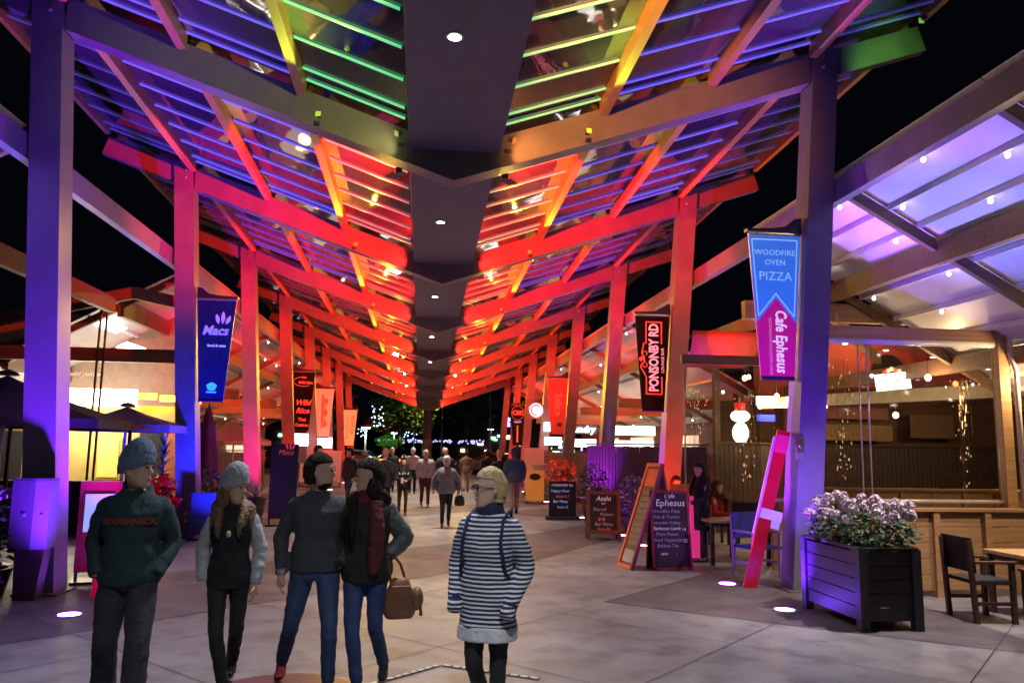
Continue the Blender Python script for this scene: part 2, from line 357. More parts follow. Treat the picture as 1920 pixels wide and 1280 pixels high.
sheet('plum_paving_corner', [(2.3, 9.87), (4.17, 8.44), (6.3, 6.95), (6.3, 10.3), (4.55, 12.18)], .004, dark)
jm = M('joint_dark', (.05, .045, .045), .8)
mb = MB()
def strip(p, q, wd, z, mb):
    p = Vector((p[0], p[1], 0)); q = Vector((q[0], q[1], 0)); n = (q - p).normalized(); n = Vector((-n.y, n.x, 0)) * wd / 2
    mb.add([(v.x, v.y, z) for v in (p - n, q - n, q + n, p + n)], [(0, 1, 2, 3)])
for k in range(-8, 9):
    for sg in (1, -1):
        x0, y0 = .21 + k * 2.9, 7.75
        strip((x0 - sg * 9, y0 - 9), (x0 + sg * 24, y0 + 24), .008, .0082, mb)
o = mb.obj('paving_joint', jm); struct(o)
# inlaid corner mark of small pale blocks and plum disc in the foreground
mk = thing('floor_inlay', 'dashed corner mark of small pale blocks set in the concrete, bottom centre', 'floor inlay', (0, 0, .002))
pale = M('pale_inlay', (.55, .52, .45), .5); brass = jm
for p, q in (((-.42, 6.55), (.205, 7.13)), ((.235, 7.13), (1.02, 6.68))):
    p, q = Vector(p + (0,)), Vector(q + (0,)); d = q - p; n = int(d.length / .085); a = math.atan2(d.y, d.x)
    mb = MB(); strip(p, q, .062, .004, mb); mb.obj('inlay_channel', jm, mk)
    for k in range(n):
        c = p + d * ((k + .5) / n); MB().box((c.x, c.y, .006), (.066, .04, .006), rotz(a)).obj('inlay_block', pale, mk)
ds = MB(); ds.lathe((-1.0, 6.33, 0), [(.61, .004), (.61, .009), (.585, .012), (.56, .0125)], 48)
tag(ds.obj('paving_disc', M('plum_disc', (.09, .05, .065), .4, 0, .2, 8, .1, 60)), 'flat round plum disc set in the concrete at the bottom left of centre', 'paving disc')
# ================================================================== restaurants on both sides
timber = M('honey_timber', (.42, .25, .1), .5, 0, .3, 3, .15, 60, stretch=(.25, 6, 6))
timber_dk = M('brown_timber', (.16, .085, .045), .55, 0, .3, 3, .15, 60, stretch=(.25, 6, 6))
timber_fence = M('fence_timber', (.36, .2, .09), .55, 0, .3, 3, .15, 60, stretch=(.3, 5, 9))
stain = M('dark_stained_paling', (.055, .035, .026), .6, 0, .4, 4, .2, 60, stretch=(6, 6, .4))
membrane = M('pale_roof_membrane', (.72, .7, .72), .45, 0, .06, 2)
white_al = M('white_aluminium', (.75, .74, .72), .35, 0, .06, 8)
tubem = M('pale_tube', (.72, .66, .55), .3, .3, .08, 8)
bulb_w = M('bulb_warm', (1, 1, 1), .3, 0, 0, emit=(1, .72, .36), es=14)
bulb_c = M('bulb_white', (1, 1, 1), .3, 0, 0, emit=(1, .9, .8), es=14)
bulb_r = M('bulb_red', (1, .2, .1), .3, 0, 0, emit=(1, .1, .03), es=10)
pvc = GLASS('clear_pvc', (.86, .87, .86), 1.45, .05, 1.1)
WARM = (1, .66, .34)
bulb_me = {}
for n, m, r in (('s', bulb_c, .03), ('w', bulb_w, .045), ('l', bulb_w, .055), ('r', bulb_r, .05)):
    bulb_me[n] = MB().ell((0, 0, 0), (r, r, r * 1.15), 12, 8).mesh('bulb'); bulb_me[n].materials.append(m); bulb_me[n].shade_smooth()
def zroof(dx): return 5.95 - (dx - 5.7) * .56
def roofside(s, ya, yb, label, rows, step, reach=11., bulbs=True, beam2=(4, 20), cm=None, beam1=None):
    """lean-to roof of a restaurant: long beams, cross rafters, membrane bays, T-purlins with bulbs"""
    t = thing('restaurant_canopy', label, 'canopy', (CX, 0, 0))
    cm = cm or membrane
    for dx, yy0, yy1, h in ((5.70, (beam1 or (ya, yb))[0], (beam1 or (ya, yb))[1], .34), (7.25, beam2[0], beam2[1], .34), (9.6, beam2[0], beam2[1], .3)):
        if dx > reach: continue
        z = zroof(dx) - .05; k = max(1, int(round((yy1 - yy0) / D)))
        for j in range(k):
            a, b = yy0 + (yy1 - yy0) * j / k, yy0 + (yy1 - yy0) * (j + 1) / k - .006
            MB().bx(s * (dx - .07), s * (dx + .07), a, b, z - h, z).obj('long_beam', steel if dx < 6 else timber_dk, t)
    n = max(1, int(round((yb - ya) / step)))
    for j in range(n + 1):
        y = ya + (yb - ya) * j / n
        for (p, q) in ((5.78, 7.17), (7.33, 9.52), (9.68, 11)):
            if q > reach: continue
            zz = [(s * p, zroof(p) - .24), (s * q, zroof(q) - .24), (s * q, zroof(q) - .06), (s * p, zroof(p) - .06)]
            MB().prism_xz(zz if s > 0 else zz[::-1], y - .05, y + .05).obj('rafter', timber_dk, t)
        if j < n:
            y2 = ya + (yb - ya) * (j + 1) / n
            for (p, q) in ((5.66, 7.24), (7.25, 9.6), (9.61, 11)):
                if q > reach: continue
                zz = [(s * p, zroof(p) + .02), (s * q, zroof(q) + .02), (s * q, zroof(q) + .035), (s * p, zroof(p) + .035)]
                MB().prism_xz(zz if s > 0 else zz[::-1], y + .01, y2 - .01).obj('roof_panel', cm, t)
                for r in range(rows):
                    dx = p + (q - p) * (r + .75) / (rows + .5)
                    MB().bx(s * (dx - .02), s * (dx + .02), y + .055, y2 - .055, zroof(dx) - .07, zroof(dx) + .015).obj('roof_purlin', white_al, t)
                    if bulbs:
                        nb = 3 if y < 14 else 2
                        for b in range(nb):
                            if (r + b + j) % 2 == 0:
                                link('bulb', bulb_me['s'], t, (s * dx, y + (y2 - y) * (b + .5 + .13 * (r % 2)) / nb, zroof(dx) - .12))
    return t
R1 = roofside(1, 4.4, 13.6, 'right-hand restaurant roof of pale panels with bulbs, nearest the camera', 3, 3.07, 11.5, True, (4.4, 19.7), None, (4.4, 22.6))
L1 = roofside(-1, 4.4, 10.5, 'left-hand restaurant roof of pale panels with bulbs, nearest the camera', 3, 3.05, 11.5, True, (4.4, 17.9), None, (4.4, 18.2))
R2 = roofside(1, 22.9, 53, 'far right-hand restaurant roof with rows of bulbs behind the red columns', 2, 6.0, 11.5, True, (24, 53), None, (22.9, 53))
L2 = roofside(-1, 18.4, 53, 'far left-hand restaurant roof with rows of bulbs behind the red columns', 2, 5.0, 11.5, True, (18.4, 53), M('dull_ceiling_board', (.34, .31, .29), .6, 0, .1, 2), (18.4, 53))
def board_panel_fence(name, label, x0, x1, y, h, nb, step, m, cat='fence', cap=True, z0=.08):
    t = thing(name, label, cat, ((x0 + x1) / 2, y, 0))
    c = (x0 + x1) / 2; n = max(1, int(round((x1 - x0) / step)))
    bd = MB().box((0, 0, 0), ((x1 - x0) / n - .02, .022, (h - z0) / nb - .012)).mesh('board'); bd.materials.append(m)
    ps = MB().box((0, 0, 0), (.09, .07, h - .02)).mesh('post'); ps.materials.append(m)
    bt = MB().box((0, 0, 0), (.05, .02, h - z0 - .02)).mesh('batten'); bt.materials.append(m)
    for j in range(n + 1):
        x = x0 - c + (x1 - x0) * j / n
        link('post', ps, t, (x, -.03, (h - .02) / 2))
        if j < n:
            xm = x + (x1 - x0) / n / 2
            for k in range(nb): link('board', bd, t, (xm, random.uniform(-.003, .003), z0 + (h - z0) * (k + .5) / nb))
            if (x1 - x0) / n > .9: link('batten', bt, t, (xm, -.024, z0 + (h - z0) / 2))
    if cap:
        MB().box((0, -.02, h + .02), (x1 - x0 + .14, .13, .04)).obj('cap_rail', m, t)
    return t
board_panel_fence('panel_fence', 'low honey timber panel fence behind the flower planter and the right-hand chairs', 6.2, 12.2, 10.1, 1.13, 5, .75, timber_fence)
board_panel_fence('panel_fence', 'low timber panel wall below the clear plastic blind, right of the violet column', 5.75, 12.5, 12.45, 1.28, 5, 1.1, timber_fence)
def paling_fence(label, pts, h, m, wd=.12, name='paling_fence'):
    t = thing(name, label, 'fence', (pts[0][0], pts[0][1], 0)); o = Vector((pts[0][0], pts[0][1], 0))
    pm = MB().box((0, 0, h / 2), (wd - .012, .02, h - .06)).mesh('paling'); pm.materials.append(m)
    for p, q in zip(pts, pts[1:]):
        p, q = Vector(p + (0,)), Vector(q + (0,)); d = q - p; n = max(1, int(d.length / wd)); a = math.atan2(d.y, d.x)
        for k in range(n): link('paling', pm, t, p + d * ((k + .5) / n) - o + Vector((0, random.uniform(-.006, .006), random.uniform(-.012, .012))), (0, 0, a))
        nv = Vector((-math.sin(a), math.cos(a), 0)) * .035
        for z in (.4, h - .25): MB().box((p + q) / 2 - o + nv + Vector((0, 0, z)), (d.length, .04, .08), rotz(a)).obj('rail', m, t)
        MB().box((p + q) / 2 - o + Vector((0, 0, h + .02)), (d.length + .06, .11, .04), rotz(a)).obj('cap', m, t)
    return t
paling_fence('tall dark paling fence at the back of the right-hand restaurant', [(6.75, 17.6), (10.2, 18.2), (16, 18.6)], 2.06, stain)
paling_fence('dark paling fence between the second and third right-hand columns', [(4.75, 22.4), (5.9, 20.6), (6.6, 17.7)], 2.0, stain)
paling_fence('pale picket fence in front of the bright shops behind the red columns', [(4.9, 33), (7.2, 27.5), (10, 25.5)], 1.75, M('pale_picket', (.3, .29, .27), .6, 0, .3, 5), .16)
paling_fence('pale picket fence left of the tall chalkboard menu', [(-5.6, 29), (-7, 26), (-10, 25)], 1.6, M('pale_picket', (.3, .29, .27)), .16)

# ---- right-hand dining room
t = thing('dining_room', 'open right-hand dining room with timber posts, terracotta wall and hanging bulbs', 'building', (0, 0, 0))
MB().bx(9.58, 9.76, 12.0, 12.18, 0, 4.0).obj('post', timber, t)
MB().bx(7.45, 7.6, 19.4, 19.55, 0, 4.4).obj('post', timber_dk, t)
MB().bx(5.8, 9.57, 12.02, 12.16, 3.78, 3.98).obj('head_beam', timber, t)
MB().bx(5.85, 13, 13.6, 13.78, 4.32, 4.66).obj('front_beam', timber, t)
MB().hexa([(7.4, 13.5, 4.3), (7.55, 13.5, 4.3), (10.6, 17.0, 3.95), (10.45, 17.0, 3.95), (7.4, 13.5, 4.5), (7.55, 13.5, 4.5), (10.6, 17.0, 4.15), (10.45, 17.0, 4.15)]).obj('hip_rafter', timber, t)
MB().bx(9.9, 14, 12.05, 12.2, 3.95, 4.15).obj('head_beam', timber, t)
mbx = MB(); mbx.tube([(9.86, 11.98, .02), (9.86, 11.98, 3.3), (9.78, 11.98, 3.55), (9.78, 11.98, 4.05)], .045, 10); mbx.obj('downpipe', tubem, t, True)
MB().bx(9.5, 13, 11.85, 12.0, 4.16, 4.3).obj('gutter', white_al, t)
terr = M('terracotta_render', (.5, .12, .06), .7, 0, .2, 1.5, .1, 30)
MB().bx(9.4, 18, 21.2, 21.4, 3.3, 5.3).obj('terracotta_wall', terr, t)
MB().bx(8.2, 18, 21.25, 21.4, 0, 3.29).obj('dark_wall', timber_dk, t)
# arch moulding with a flat dark panel on the terracotta wall
ar = MB(); pr = [(math.cos(PI * k / 12), math.sin(PI * k / 12)) for k in range(13)]
for r0, r1, yy in ((.95, .78, 21.12), ):
    for k in range(12):
        a, b = pr[k], pr[k + 1]; cx, cz = 13.4, 4.2
        ar.hexa([(cx + a[0] * r1, yy, cz + a[1] * r1), (cx + b[0] * r1, yy, cz + b[1] * r1), (cx + b[0] * r1, yy + .08, cz + b[1] * r1), (cx + a[0] * r1, yy + .08, cz + a[1] * r1), (cx + a[0] * r0, yy, cz + a[1] * r0), (cx + b[0] * r0, yy, cz + b[1] * r0), (cx + b[0] * r0, yy + .08, cz + b[1] * r0), (cx + a[0] * r0, yy + .08, cz + a[1] * r0)])
ar.obj('arch_moulding', terr, t)
MB().prism_xz([(13.4 + .6 * c, 4.0 + .75 * s_) for c, s_ in pr], 21.17, 21.19).obj('arch_dark_panel', M('arch_dark', (.02, .018, .016), .8), t)  # flat dark panel on the wall in place of a real opening
MB().hexa([(7.7, 17.2, 2.86), (16, 17.2, 3.42), (16, 17.3, 3.42), (7.7, 17.3, 2.86), (7.7, 17.2, 3.1), (16, 17.2, 3.8), (16, 17.3, 3.8), (7.7, 17.3, 3.1)]).obj('bulkhead', M('cream_board', (.55, .47, .36), .6), t)
MB().bx(9.4, 16, 19.5, 19.6, 2.1, 3.6).obj('bar_back', timber_dk, t)
for x0, x1, z0, z1, c in ((9.9, 12.0, 2.2, 2.6, (.33, .2, .08)), (10.1, 11.9, 2.75, 3.05, (.3, .13, .1)), (12.5, 13.7, 2.3, 2.9, (.2, .12, .07))):
    MB().bx(x0, x1, 18.9, 18.94, z0, z1).obj('wall_board', M('board_%d' % int(x0 * 10), c, .6), t)
for x, y, z, k in ((9.6, 13.9, 3.35, 'l'), (10.6, 14.5, 3.3, 'r'), (9.35, 14.6, 2.65, 'l'), (8.15, 13.4, 3.3, 's'), (7.7, 15.4, 3.2, 'w'), (6.9, 14.2, 2.9, 's'), (7.35, 15.6, 3.05, 'w'), (7.6, 17, 2.9, 'w'), (7.05, 16.3, 3.5, 'w'), (7.3, 17.1, 3.55, 'l'), (8.9, 16.5, 2.9, 'w'), (7.9, 18.8, 2.75, 'w'), (6.7, 16.9, 3.2, 's'), (10.15, 12.0, 3.15, 'l')):
    link('bulb', bulb_me[k], t, (x, y, z)); MB().tube([(x, y, z + .05), (x, y, z + .55)], .006, 5).obj('bulb_cord', flood_m, t)
for x, y, z, e in ((9.6, 13.9, 3.2, 95), (7.4, 15.4, 2.95, 90), (10.15, 11.6, 3.1, 110), (12.5, 15.5, 3.0, 90), (8.3, 17.0, 2.7, 80)): point('dining_lamp', (x, y, z), WARM, e, .09)
spot('added_fill_spot', (6.3, 7.9, 5.45), (5.6, 8.8, 0), (1, .88, .86), 1300, 62, .8, .05); spot('added_fill_spot', (8.9, 7.9, 3.95), (7.9, 10.3, .4), (1, .74, .48), 520, 90, .8, .05)  # spots added to brighten the planter and the fence front
for x, z in ((9.5, 5.2), (10.6, 5.1), (11.6, 4.9), (12.8, 4.75), (14.2, 4.6)):
    MB().lathe((x, 20.3, z), [(.07, 0), (.06, -.02), (.01, -.03)], 14).obj('ceiling_spot', bulb_c, t)
point('wall_wash', (12.2, 19.9, 5.0), (1, .55, .3), 90, .15)
# clear plastic blind with bottom tube, and strands and glowing beads painting the sheet's creases and glints
t = thing('plastic_blind', 'clear plastic drop blind with pale bottom tube right of the violet column', 'blind', (7.6, 12.1, 0))
MB().box((0, 0, 2.45), (3.9, .006, 2.62)).obj('clear_sheet', pvc, t)
q = MB(); q.tube([(-1.98, 0, 1.13), (1.98, 0, 1.13)], .035, 10); q.obj('bottom_tube', tubem, t, True)
q = MB(); q.tube([(-1.9, -.03, 3.74), (1.95, -.03, 3.74)], .055, 12); q.obj('roller', white_al, t, True)
for x in (-.48, -.33): q = MB(); q.tube([(x, -.02, 1.1), (x, -.02, 3.95)], .014, 6); q.obj('guide_pole', tubem, t, True)
t = thing('plastic_blind', 'clear plastic blind left of the violet column, in front of the waitress', 'blind', (5.75, 14.6, 0))
MB().box((.02, 0, 2.1), (1.5, .006, 2.9)).obj('clear_sheet', pvc, t)
q = MB(); q.tube([(-.74, 0, .62), (-.74, 0, 3.55)], .016, 8); q.obj('edge_tube', tubem, t, True)
q = MB(); q.tube([(-.74, 0, .62), (.76, 0, .62)], .024, 8); q.obj('bottom_tube', tubem, t, True)
MB().bx(-.8, .8, -.04, .04, 3.56, 3.74).obj('head_rail', timber_dk, t)
glint_m = M('painted_glint', (.8, .6, .3), .18, 1, .2, 30, emit=(1, .72, .35), es=.9)  # glowing beads stand in for glints on the wrinkled plastic sheet
for (x, y, z0, z1, n, lb) in ((6.35, 14.9, 1.3, 3.0, 26, 'drawn creases and painted glints of the plastic blind left of the violet column'), (7.1, 12.6, 1.4, 3.5, 22, 'drawn creases and painted glints of the plastic sheet behind the blind poles'), (9.35, 12.6, 1.3, 3.2, 14, 'drawn creases and painted glints of plastic sheet beside the right-hand timber post'), (6.7, 18.6, 2.0, 3.4, 22, 'drawn creases and painted glints of plastic sheet beyond the second right-hand column')):
    t = thing('sheet_creases', lb, 'blind crease', (x, y, 0))
    tm = MB()
    for k in range(n // 2):
        a = random.uniform(0, 6.28); r = random.uniform(.05, .24); pts = []
        for j in range(14):
            f = j / 13; pts.append((r * (1 - .75 * (1 - f) ** .7) * math.cos(a) * 2.0 * (1 - .35 * f) + random.uniform(-.012, .012), r * math.sin(a) + random.uniform(-.012, .012), z1 - (z1 - z0) * f))
        tm.tube(pts, .0025, 3)
    stuff(tm.obj('crease_strands', M('crease_dark', (.5, .38, .2), .15, 1, .4, 40), t))
    for k in range(n * 2):
        f = random.random(); MB().ell((random.uniform(-.08, .08) + random.uniform(-.3, .3) * f, random.uniform(-.12, .12), z0 + (z1 - z0) * f), (.009, .009, .012 + .02 * random.random()), 6, 4).obj('glint', glint_m, t)
# lit sign-screen inside the dining room
t = thing('lit_sign', 'small white illuminated sign hanging inside the right-hand dining room', 'sign', (9.58, 15.0, 3.36)); t.rotation_euler = (0, -.12, 0)
MB().box((0, 0, 0), (.74, .06, .34)).obj('lightbox', M('white_lightbox', (.9, .9, .9), .4, 0, 0, emit=(.9, .95, 1), es=3.0), t)
text('PONSONBY RD', .1, M('black_print', (.02, .02, .02), .6), t, (0, -.034, .02), bold=.002)
for k, c in enumerate(((.8, .1, .1), (.9, .7, .6), (.6, .8, .4), (.8, .1, .15), (.9, .8, .5))):
    MB().ell((-.16 + k * .08, -.02, .2 + .03 * (2 - abs(k - 2))), (.05, .04, .05), 8, 6).obj('crest_flower', M('crest%d' % k, c, .5, 0, 0, emit=c, es=.7), t)
# octagonal neon sign beyond the second column, snowman-like white lantern, exit sign
t = thing('neon_octagon', 'white octagonal neon sign behind the black vertical banner', 'sign', (6.05, 19.3, 4.1))
ob = [(.5 * math.cos(PI / 8 + k * PI / 4), .62 * math.sin(PI / 8 + k * PI / 4)) for k in range(8)]
MB().prism_xz(ob, .0, .06).obj('backboard', M('sign_dark', (.06, .07, .08), .4), t)
neon = M('white_neon', (1, 1, 1), .3, 0, 0, emit=(.75, .95, 1), es=5)
q = MB(); q.tube([(x * .92, -.03, z * .92) for x, z in ob + ob[:1]], .03, 6); q.obj('neon_ring', neon, t)
MB().bx(-.26, .26, -.03, -.01, .08, .34).obj('neon_mark', neon, t); MB().bx(-.12, .12, -.03, -.01, -.36, -.06).obj('neon_mark', neon, t)
t = thing('lantern_figure', 'glowing white lantern shaped like a stacked figure behind the red column', 'lantern', (7.55, 18.0, 2.1))
MB().ell((0, 0, .22), (.2, .16, .26), 12, 8).obj('lower_ball', M('lantern_glow', (1, 1, 1), .4, 0, 0, emit=(1, .95, .8), es=4), t, True)
MB().ell((0, 0, .62), (.24, .2, .15), 12, 8).obj('upper_ball', M('lantern_glow'), t, True)
MB().lathe((0, 0, .74), [(.13, 0), (.13, .2), (.02, .21)], 12).obj('red_cap', M('red_cap', (.5, .02, .02), .5, emit=(1, .05, .02), es=.5), t)
t = thing('exit_sign', 'small pale blue lit box sign inside the dining room left of the violet column', 'sign', (7.2, 15.8, 2.95)); MB().box((0, 0, 0), (.42, .06, .2)).obj('lightbox', M('blue_lightbox', (.8, .9, 1), .4, 0, 0, emit=(.35, .75, 1), es=1.6), t); MB().box((0, .02, -.36), (.4, .03, .14)).obj('blue_panel', M('blue_panel', (.02, .05, .6), .4, 0, 0, emit=(.02, .05, 1), es=.6), t)
# red canvas awning past the second right-hand column
t = thing('canvas_awning', 'round-nosed red canvas awning right of the second right-hand column', 'awning', (6.3, 18.2, 3.9))
rg = []
for k in range(9):
    a = PI * k / 16; rg.append([(x, -.9 + .9 * (1 - math.cos(a)) + 0, -.75 * math.sin(a) + .75) for x in (-.15, .25, .65, 1.05, 1.45)])
vs = [p for r in rg for p in r]; fs = [(k * 5 + i, k * 5 + i + 1, k * 5 + i + 6, k * 5 + i + 5) for k in range(8) for i in range(4)]
q = MB(); q.add(vs, fs); aw = q.obj('canvas', M('red_canvas', (.5, .06, .05), .7, 0, .1, 4, .1, 90), t, True)
md = aw.modifiers.new('thick', 'SOLIDIFY'); md.thickness = .02
MB().bx(-.2, 1.5, .0, .06, .7, .8).obj('head_bar', timber_dk, t)

# ---- left-hand restaurant
t = thing('restaurant', 'left-hand restaurant with yellow walls, timber beams and bright light box', 'building', (0, 0, 0))
yel = M('yellow_render', (.55, .42, .14), .7, 0, .15, 1.2, .08, 30)
MB().bx(-16, -6.2, 21.6, 21.8, 0, 2.75).obj('yellow_wall', yel, t)
MB().bx(-16, -6.2, 21.6, 21.8, 2.76, 5.2).obj('upper_wall', M('brown_render', (.22, .14, .1), .7), t)
MB().bx(-13, -5.55, 18.0, 18.16, 3.62, 3.92).obj('front_beam', timber_dk, t)
MB().hexa([(-9.3, 18.0, 4.35), (-6.55, 18.0, 5.05), (-6.55, 18.12, 5.05), (-9.3, 18.12, 4.35), (-9.3, 18.0, 4.62), (-6.55, 18.0, 5.32), (-6.55, 18.12, 5.32), (-9.3, 18.12, 4.62)]).obj('barge_board', timber_dk, t)
MB().hexa([(-6.54, 18.0, 5.05), (-5.5, 18.0, 4.85), (-5.5, 18.12, 4.85), (-6.54, 18.12, 5.05), (-6.54, 18.0, 5.32), (-5.5, 18.0, 5.12), (-5.5, 18.12, 5.12), (-6.54, 18.12, 5.32)]).obj('barge_board', timber_dk, t)
for x in (-7.18, -7.05): MB().bx(x - .02, x + .02, 17.95, 17.99, 0, 4.9).obj('thin_post', flood_m, t)
fl = M('fluorescent_tube', (1, 1, 1), .3, 0, 0, emit=(1, .95, .9), es=7)
for x, y, z in ((-7.5, 19.4, 4.6), (-7.35, 20.4, 4.2), (-7.3, 19.0, 4.95)): MB().box((x, y, z), (.28, 1.3, .04), roty(-.5)).obj('fluorescent', fl, t)
MB().bx(-9.7, -7.1, 20.2, 20.34, 2.72, 3.15).obj('light_box', M('bright_lightbox', (1, 1, 1), .3, 0, 0, emit=(1, .97, .88), es=18), t)
text('wild yonder', .16, M('pale_lettering', (.8, .75, .6), .5, 0, 0, emit=(1, .85, .6), es=.6), t, (-8.3, 20.15, 3.5), shear=.3)
htr = M('heater_element', (1, .4, .1), .4, 0, 0, emit=(1, .3, .02), es=11)
for k in range(3): MB().box((-6.75 + k * .5, 20.0 + .1 * k, 2.98 - .04 * k), (.44, .06, .15)).obj('heater_lamp', htr, t)
MB().box((-6.35, 20.4, 2.66), (1.5, .1, .2)).obj('heater_shelf', M('amber_panel', (.7, .35, .05), .5), t)
for k, (x0, x1, z0, z1, mm) in enumerate(((-8.35, -7.85, .95, 1.9, 'glow'), (-7.35, -6.65, .75, 2.2, 'pane'), (-9.7, -9.3, .9, 1.8, 'glow'), (-10.8, -10.2, .6, 2.1, 'pane'))):
    wf = MB().bx(x0 - .06, x1 + .06, 21.5, 21.6, z0 - .06, z1 + .06).obj('window', timber if mm == 'pane' else yel, t)
    MB().bx(x0, x1, 21.47, 21.5, z0, z1).obj('pane', M('lit_blind', (.8, .6, .15), .5, 0, 0, emit=(1, .72, .15), es=.3) if mm == 'glow' else M('dark_pane', (.05, .05, .06), .08), wf)
MB().bx(-6.55, -5.9, 20.9, 20.98, .0, 2.3).obj('orange_door', M('orange_board', (.6, .25, .08), .5), t)
MB().bx(-13, -5.45, 17.0, 17.12, 0, 1.02).obj('low_wall', M('dark_ply', (.06, .035, .03), .6), t)
MB().bx(-13, -5.4, 16.97, 17.15, 1.02, 1.07).obj('wall_cap', timber_dk, t)
point('restaurant_lamp', (-8.5, 20.6, 2.3), (1, .8, .4), 90, .2); point('restaurant_lamp', (-6.6, 19.8, 2.7), (1, .5, .15), 60, .15)
point('restaurant_lamp', (-9.4, 20.3, 2.0), (1, .75, .35), 22, .1)
# ---- farther restaurants, as lit rooms behind the columns
for s, lb in ((-1, 'far left-hand restaurant front with orange-lit timber beams'), (1, 'far right-hand shop row with white lit fascia signs')):
    t = thing('shop_row', lb, 'building', (CX, 0, 0))
    MB().bx(s * 11.2, s * 11.4, 24, 56, 0, 4.4).obj('back_wall', M('brown_render') if s > 0 else M('umber_render', (.25, .15, .09), .7), t)
    for y in (24.4, 30.5, 36.6, 42.7): MB().bx(s * 5.9, s * 11, y, y + .16, 3.2, 3.5).obj('cross_beam', timber, t)
    for y in (27.5, 33.5, 40, 47):
        MB().bx(s * 10.95, s * 11.15, y - 1.8, y + 1.8, .4, 2.5).obj('shop_window', M('lit_window', (.9, .85, .7), .4, 0, 0, emit=(1, .85, .55) if s < 0 else (.9, 1, .95), es=.9), t)
        point('shop_lamp', (CX + s * 8.3, y, 3.1), (1, .55, .22) if s < 0 else (1, .72, .4), 34, .2)
for x, y, w_, z, txt in ((7.2, 35.5, 1.6, 2.75, 'Laundry'), (5.7, 34, .8, 2.8, ''), (9.2, 34, 2.2, 2.7, '')):
    t = thing('lit_fascia', 'white lit fascia sign over the far right shops, %s' % ('with lettering' if txt else 'the short blank one' if w_ < 1 else 'the long blank one'), 'sign', (x, y, z))
    MB().box((0, .1, 0), (w_, .12, .4)).obj('backing', M('fascia_dark', (.1, .12, .12), .5) if txt else neon, t)
    if txt: text(txt, .42, neon, t, (0, .0, 0), shear=.15, bold=.012)
    MB().box((0, .1, -.62), (w_ * .95, .1, .36)).obj('window_strip', M('shopfront_glow', (1, 1, 1), .4, 0, 0, emit=(.85, 1, .95), es=2.2), t)
for x, y, z, w_ in ((-5.2, 33.5, 2.05, .9), (-4.9, 40, 1.95, .8)):
    t = thing('lit_window_box', 'bright white shop window low behind the red columns, %s' % ('left one' if y < 35 else 'right one'), 'window', (x, y, z))
    MB().box((0, 0, 0), (w_, .1, .5)).obj('glow_panel', neon, t)
    MB().box((0, -.01, -.62), (w_ * .95, .08, .7)).obj('cool_cabinet', M('cabinet', (.35, .4, .42), .4), t)
# ================================================================== banners on the columns
def lit(name, c=(1, 1, 1), e=.1, rough=.4): return M(name, c, rough, 0, .04, 3, emit=c, es=e)  # emission put into the colour; on banners it stands for ambient light
brk = M('black_bracket', (.02, .02, .025), .35, .2, .1, 10)
def banner(s, i, name_label, face, build, topc=None):
    y = YB(i) - .2; zt = 5.37 - .031 * y; zb = zt - 2.08
    x1t, x1b = CX + s * (colx(zt) - .02), CX + s * (colx(zb) - .02); x0t, x0b = x1t - s * .8, x1b - s * .5
    t = thing('column_banner', name_label, 'banner', (x1t, y, zt))
    o = Vector((x1t, y, zt))
    P = [(x0b - o.x, zb - zt), (x1b - o.x, zb - zt), (x1t - o.x, 0), (x0t - o.x, 0)]
    if s < 0: P = P[::-1]
    MB().prism_xz(P, -.012, .012).obj('panel', face, t)
    for px in (x1b, x0b):
        pass
    # wavy top arm, rod and bottom arm
    w = -s * .8
    MB().prism_xz([(0, .02), (0, .26), (w * .12, .24), (w * .3, .12), (w * .55, .09), (w * 1.04, .07), (w * 1.04, .03)] if s > 0 else [(0, .02), (w * 1.04, .03), (w * 1.04, .07), (w * .55, .09), (w * .3, .12), (w * .12, .24), (0, .26)], -.06, .05).obj('top_arm', brk, t)
    q = MB(); q.tube([(0, -.02, -.0), (w, -.02, -.0)], .014, 8); q.obj('top_rod', plate_m, t)
    q = MB(); q.tube([(x1b - o.x, 0, zb - zt - .03), (x0b - o.x, 0, zb - zt - .03)], .03, 8); q.obj('bottom_arm', brk, t)
    cxm = lambda f: ((x0t + x1t) / 2 * (1 - f) + (x0b + x1b) / 2 * f) - o.x       # centre of the panel at fraction f down
    build(t, cxm, -2.08, s); return t
def at_(cx, f, dz=0): return (cx(f), -.0145, -2.08 * f + dz)
V_DN = (PI / 2, PI / 2, 0); V_UP = (PI / 2, -PI / 2, 0)
def flat(t, pts, m, name, y0=-.0155, y1=-.0135): MB().prism_xz(pts, y0, y1).obj(name, m, t)
